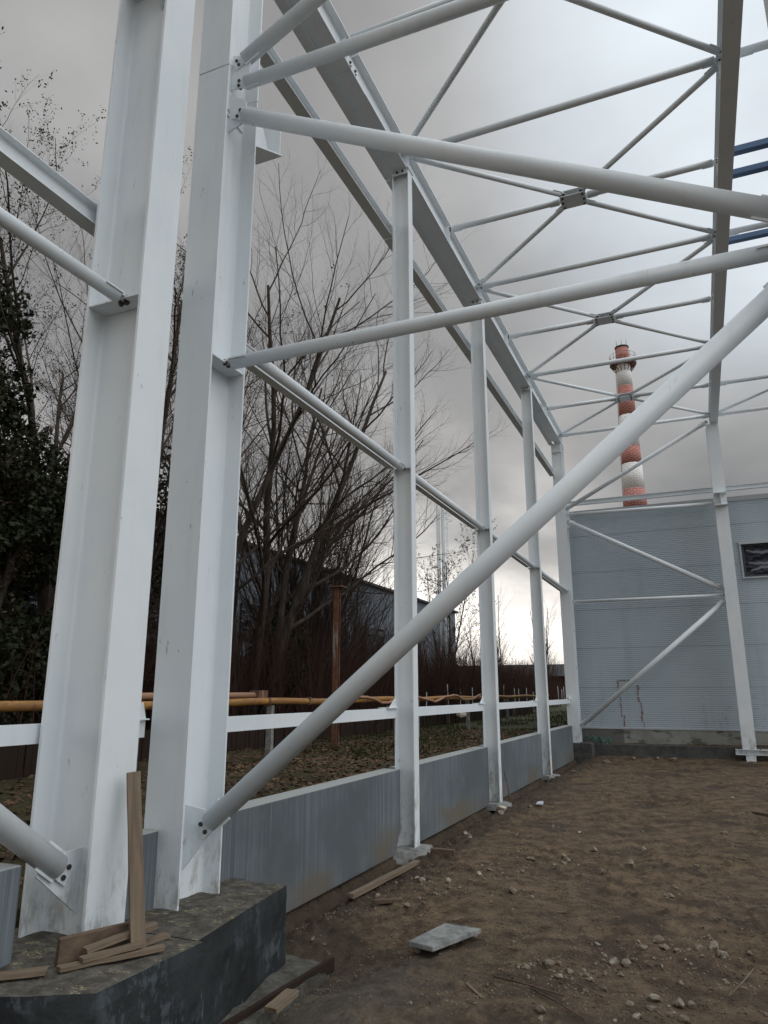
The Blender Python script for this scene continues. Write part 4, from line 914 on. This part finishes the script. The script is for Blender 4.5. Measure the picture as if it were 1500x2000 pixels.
# leaf litter, grass on the outer ground
lt = MB()
def quad(m_, c, r_, tilt=1.0, asp=.6):
    a = rnd.uniform(0, 6.3); u = Vector((math.cos(a), math.sin(a), rnd.uniform(-.5, .5)*tilt)).normalized(); v = u.cross(Vector((rnd.uniform(-.7, .7)*tilt, rnd.uniform(-.7, .7)*tilt, 1))).normalized()
    c = Vector(c); m_.v += [tuple(c-u*r_), tuple(c-v*r_*asp), tuple(c+u*r_), tuple(c+v*r_*asp)]; n = len(m_.v); m_.f.append((n-4, n-3, n-2, n-1)); m_.sm.append(False)
for _ in range(16000):
    x = -.42-abs(rnd.gauss(0, 1))*3.2; y = rnd.uniform(2, 22)
    if x > -.75 and y < 5: continue
    quad(lt, (x, y, hgt(x, y)+rnd.uniform(.0, .05)), rnd.uniform(.02, .05), .9)
tag(lt.build('leaf_litter', M['litter'], org=(0, 0, 0)), 'brown fallen leaves covering the ground behind the concrete wall', 'leaf litter', kind='stuff')
gs = MB()
for _ in range(15000):
    x = -.3-rnd.random()*8; y = 10+rnd.random()*rnd.random()*40
    if noise.noise(Vector((x*.6, y*.4, 3))) < -.15+smooth(20, 12, y)*.3: continue
    z = hgt(x, y); h = rnd.uniform(.04, .12); dx, dy = rnd.uniform(-.04, .04), rnd.uniform(-.04, .04); n = len(gs.v); w_ = .008*(1+y*.05)
    gs.v += [(x-w_, y, z-.01), (x+w_, y, z-.01), (x+dx, y+dy, z+h)]; gs.f.append((n, n+1, n+2)); gs.sm.append(False)
tag(gs.build('grass', M['grass'], org=(0, 0, 0)), 'thin dull green grass behind the concrete wall', 'grass', kind='stuff')

# ------------------------------------------------------------------ trees
def seg_tube(m_, p, q, r0, r1, n):
    d = (q-p); L = d.length
    if L < 1e-5: return
    d /= L; ref = Vector((0, 0, 1)) if abs(d.z) < .9 else Vector((1, 0, 0)); a = d.cross(ref).normalized(); b_ = d.cross(a); o = len(m_.v)
    for c, r_ in ((p, r0), (q, r1)):
        for k in range(n):
            t = 2*math.pi*k/n; w_ = c+(a*math.cos(t)+b_*math.sin(t))*r_; m_.v.append((w_.x, w_.y, w_.z))
    for k in range(n): m_.f.append((o+k, o+(k+1) % n, o+n+(k+1) % n, o+n+k)); m_.sm.append(True)
def grow(rr, T, C, L, p, d, ln, rad, lv, cfg):
    ns = cfg['seg'][lv]; st_ = ln/ns; m_ = T if lv <= cfg.get('tl', 1) else C; n = (8, 6, 4, 3, 3, 3)[lv]
    pts = [p]; dirs = [d]
    for i in range(ns):
        d = (d+Vector((rr.uniform(-1, 1), rr.uniform(-1, 1), rr.uniform(-1, 1)))*cfg['wob'][lv]+Vector((0, 0, cfg['up'][lv]))).normalized()
        q = p+d*st_; r0 = rad*(1-i/ns*.75); r1 = rad*(1-(i+1)/ns*.75)
        seg_tube(m_, p, q, r0, r1, n); p = q; pts.append(p); dirs.append(d)
    if lv < len(cfg['ch']):
        nc = cfg['ch'][lv]; s0 = cfg['start'][lv]
        for k in range(nc):
            t = s0+(1-s0)*(k+rr.random())/nc; i = min(int(t*ns), ns-1); f_ = t*ns-i; b0 = pts[i].lerp(pts[i+1], f_); dd = dirs[i+1]
            ax = dd.orthogonal().normalized(); ax.rotate(Matrix.Rotation(rr.uniform(0, 6.283), 3, dd)); an = cfg['ang'][lv]*rr.uniform(.7, 1.25)
            nd = (dd*math.cos(an)+ax*math.sin(an)).normalized()
            grow(rr, T, C, L, b0, nd, ln*cfg['len'][lv]*(1-t*.5)*rr.uniform(.7, 1.2), rad*(1-t*.7)*cfg['rr'][lv], lv+1, cfg)
    elif L is not None and rr.random() < cfg.get('leaf', 0):
        for _ in range(cfg.get('ln', 2)):
            c = pts[rr.randrange(1, len(pts))]; quad(L, c+Vector((rr.uniform(-.05, .05), rr.uniform(-.05, .05), -rr.uniform(0, .08))), cfg['lr']*rr.uniform(.6, 1.2), 2.5, .45)
def tree(name, label, loc, h, rad, seed, cfg, lean=(0, 0), stems=1, spread=.3, leafmat='oldleaf', ivy=None, group='trees behind the gas pipe'):
    t = thing(name, label, 'tree', loc, group); rr = random.Random(seed); T = MB(); C = MB(); L = MB(); base_ = Vector(loc)
    for s in range(stems):
        a = s*2.4+seed; sp_ = spread if stems > 1 else 0
        d = Vector((math.cos(a)*sp_*rr.uniform(.5, 1.2)+lean[0], math.sin(a)*sp_*rr.uniform(.5, 1.2)+lean[1], 1)).normalized()
        grow(rr, T, C, L, base_+Vector((math.cos(a), math.sin(a), 0))*rad*(1.2 if stems > 1 else 0), d, h*rr.uniform(.85, 1.05), rad*(1 if stems == 1 else rr.uniform(.6, .9)), 0, cfg)
    T.build('trunk', M['bark'], t); C.build('crown', M[cfg.get('m', 'twig')], t)
    if len(L.f): L.build('withered_leaves', M[leafmat], t)
    if ivy:
        I = MB()
        for (c, r3, n) in ivy:
            for _ in range(int(n*1.9)):
                v = Vector((rr.gauss(0, 1), rr.gauss(0, 1), rr.gauss(0, 1))); v.normalize(); v *= rr.random()**.45
                q = Vector((c[0]+v.x*r3[0], c[1]+v.y*r3[1], c[2]+v.z*r3[2]))
                if noise.noise(q*1.1+Vector((seed, 0, 0))) < -.12: continue
                quad(I, q, rr.uniform(.03, .065), 2.5, .7)
        I.build('ivy', M['ivy'], t)
    return t
big = dict(seg=(10, 9, 7, 5, 3), wob=(.09, .15, .19, .22, .2), up=(.0, .05, .06, .05, .03), ch=(14, 11, 8, 5), start=(.22, .2, .2, .15), ang=(.62, .6, .6, .65), len=(.62, .55, .5, .5), rr=(.48, .42, .46, .5), m='twig')
big2 = dict(big, leaf=.5, ln=3, lr=.026)
fan = dict(seg=(9, 7, 5, 4), wob=(.05, .09, .13, .15), up=(-.012, .02, .03, .03), ch=(17, 11, 6), start=(.2, .15, .15), ang=(.42, .45, .5), len=(.55, .5, .5), rr=(.42, .5, .55), m='twig')
thin = dict(seg=(9, 6, 4, 3), wob=(.05, .1, .12, .15), up=(.02, .04, .04, .03), ch=(16, 7, 4), start=(.2, .15, .15), ang=(.6, .55, .5), len=(.42, .5, .5), rr=(.35, .5, .55), m='twig')
thinl = dict(thin, leaf=.8, ln=3, lr=.05)
tree('bare_tree', 'large bare tree with seed clusters rising behind the widest column', (-7.3, 10.3, .5), 8.7, .16, 11, big2, (.02, -.03), 3, .30)
tree('bare_tree', 'bare tree seen in the gap between the two thick columns', (-7.4, 12.7, .5), 10.6, .14, 23, big, (0, .0), 2, .08, ivy=[((-7.4, 12.6, 4.0), (1.0, 1.1, 3.2), 6500)])
tree('bare_tree', 'tallest bare tree, many-stemmed, between the second and the first slender column', (-7.0, 15.6, .5), 10.8, .15, 5, dict(big, wob=(.09, .16, .2, .22, .2), ang=(.7, .7, .7, .7, .7)), (.03, .0), 5, .27, ivy=[((-7.0, 16.8, 2.4), (.8, 1.0, 1.9), 3500)])
tree('bare_tree', 'fan-shaped bare tree spreading towards the first slender column', (-7.2, 18.4, .5), 7.4, .08, 8, fan, (.03, -.06), 11, .30)
tree('bare_tree', 'dense twiggy bare tree in front of the warehouse roofline', (-7.4, 18.6, .5), 6.8, .055, 77, fan, (.02, -.02), 6, .36)
tree('bare_tree', 'smaller fan-shaped bare tree low behind the diagonal tube', (-7.6, 21.5, .5), 5.6, .06, 31, fan, (.0, .03), 7, .30)
tree('leafy_thin_tree', 'young tree with hanging withered leaves beside the steel chimney mast', (-7.3, 31.5, .5), 7.6, .08, 14, thinl, (0, .03), 3, .18)
tree('evergreen_tree', 'dark ivy-grown tree filling the left edge of the photo', (-6.8, 7.4, .4), 5.4, .14, 17, dict(big, leaf=.7, ln=4, lr=.035), (0, 0), 2, .2, ivy=[((-6.5, 7.7, 3.4), (.9, 1.5, 2.6), 9000), ((-6.9, 7.0, 6.6), (.9, 1.1, 2.0), 4500), ((-7.0, 9.0, 2.4), (1.0, 1.2, 2.2), 6000), ((-6.8, 9.6, 4.0), (.7, .8, 1.7), 2500)])
for k, (x, y, h, l) in enumerate([(-12.6, 62, 9.3, 'far bare poplar-like tree between the second and third slender columns'), (-9.6, 66, 9.5, 'far bare tree between the third slender column and the corner column'), (-13.8, 60, 7.5, 'low far bare tree beside the second slender column'), (-15.5, 72, 7.6, 'far bare tree just right of the warehouse corner'), (-8.0, 58, 6.0, 'low far bush-like tree against the corner column'), (-10.8, 70, 7, 'small far bare tree left of the third slender column')]):
    tree('far_tree', l, (x, y, .5), h, .09, 40+k, thin, (0, 0), 3, .16, group='small bare trees far off')
# brush
protos = []
for s in range(4):
    rr = random.Random(100+s); m_ = MB()
    cfg = dict(seg=(5, 4, 3), wob=(.10, .16, .2), up=(.02, .03, .02), ch=(6, 4), start=(.15, .1), ang=(.5, .6), len=(.5, .5), rr=(.6, .6), tl=9)
    for k in range(55):
        a = rr.uniform(0, 6.283); r_ = rr.random()**.5*.95
        grow(rr, m_, m_, None, Vector((math.cos(a)*r_, math.sin(a)*r_*1.3, 0)), Vector((rr.uniform(-.3, .3), rr.uniform(-.35, .35), 1)).normalized(), rr.uniform(1.6, 3.0), .014, 0, cfg)
    protos.append(m_.mesh('bare_bush', M['brush'], (0, 0, 0)))
k = 0
for row, (x, ya, yb, st_) in enumerate(((-6.6, 6.5, 60, 1.75), (-8.2, 6.0, 66, 2.1), (-9.8, 8.0, 72, 2.6))):
    y = ya
    while y < yb:
        o = bpy.data.objects.new('bare_bush', protos[k % 4]); col.objects.link(o)
        xx = x+rnd.uniform(-.5, .5)-max(0, y-30)*.055; s = rnd.uniform(.8, 1.2)*(1+.08*row); o.location = (xx, y, .45); o.rotation_euler = (0, 0, rnd.uniform(0, 6.3)); o.scale = (s, s, s*rnd.uniform(.85, 1.25))
        zn = ['left of the second column', 'left of the tall rusty post', 'right of the tall rusty post', 'seen between first and second slender columns', 'seen between second and third slender columns', 'far back near the corner column'][(y > 10)+(y > 16)+(y > 22)+(y > 32)+(y > 46)]
        tag(o, '%s reddish bare hedge bush, %s' % (['front row', 'middle row', 'back row'][row], zn), 'bush', 'bare bushes of the hedge behind the gas pipe'); k += 1; y += st_*rnd.uniform(.8, 1.2)*(1+max(0, y-30)*.03)

for o in bpy.data.objects:
    if '_org' in o: del o['_org']
bpy.context.view_layer.update()
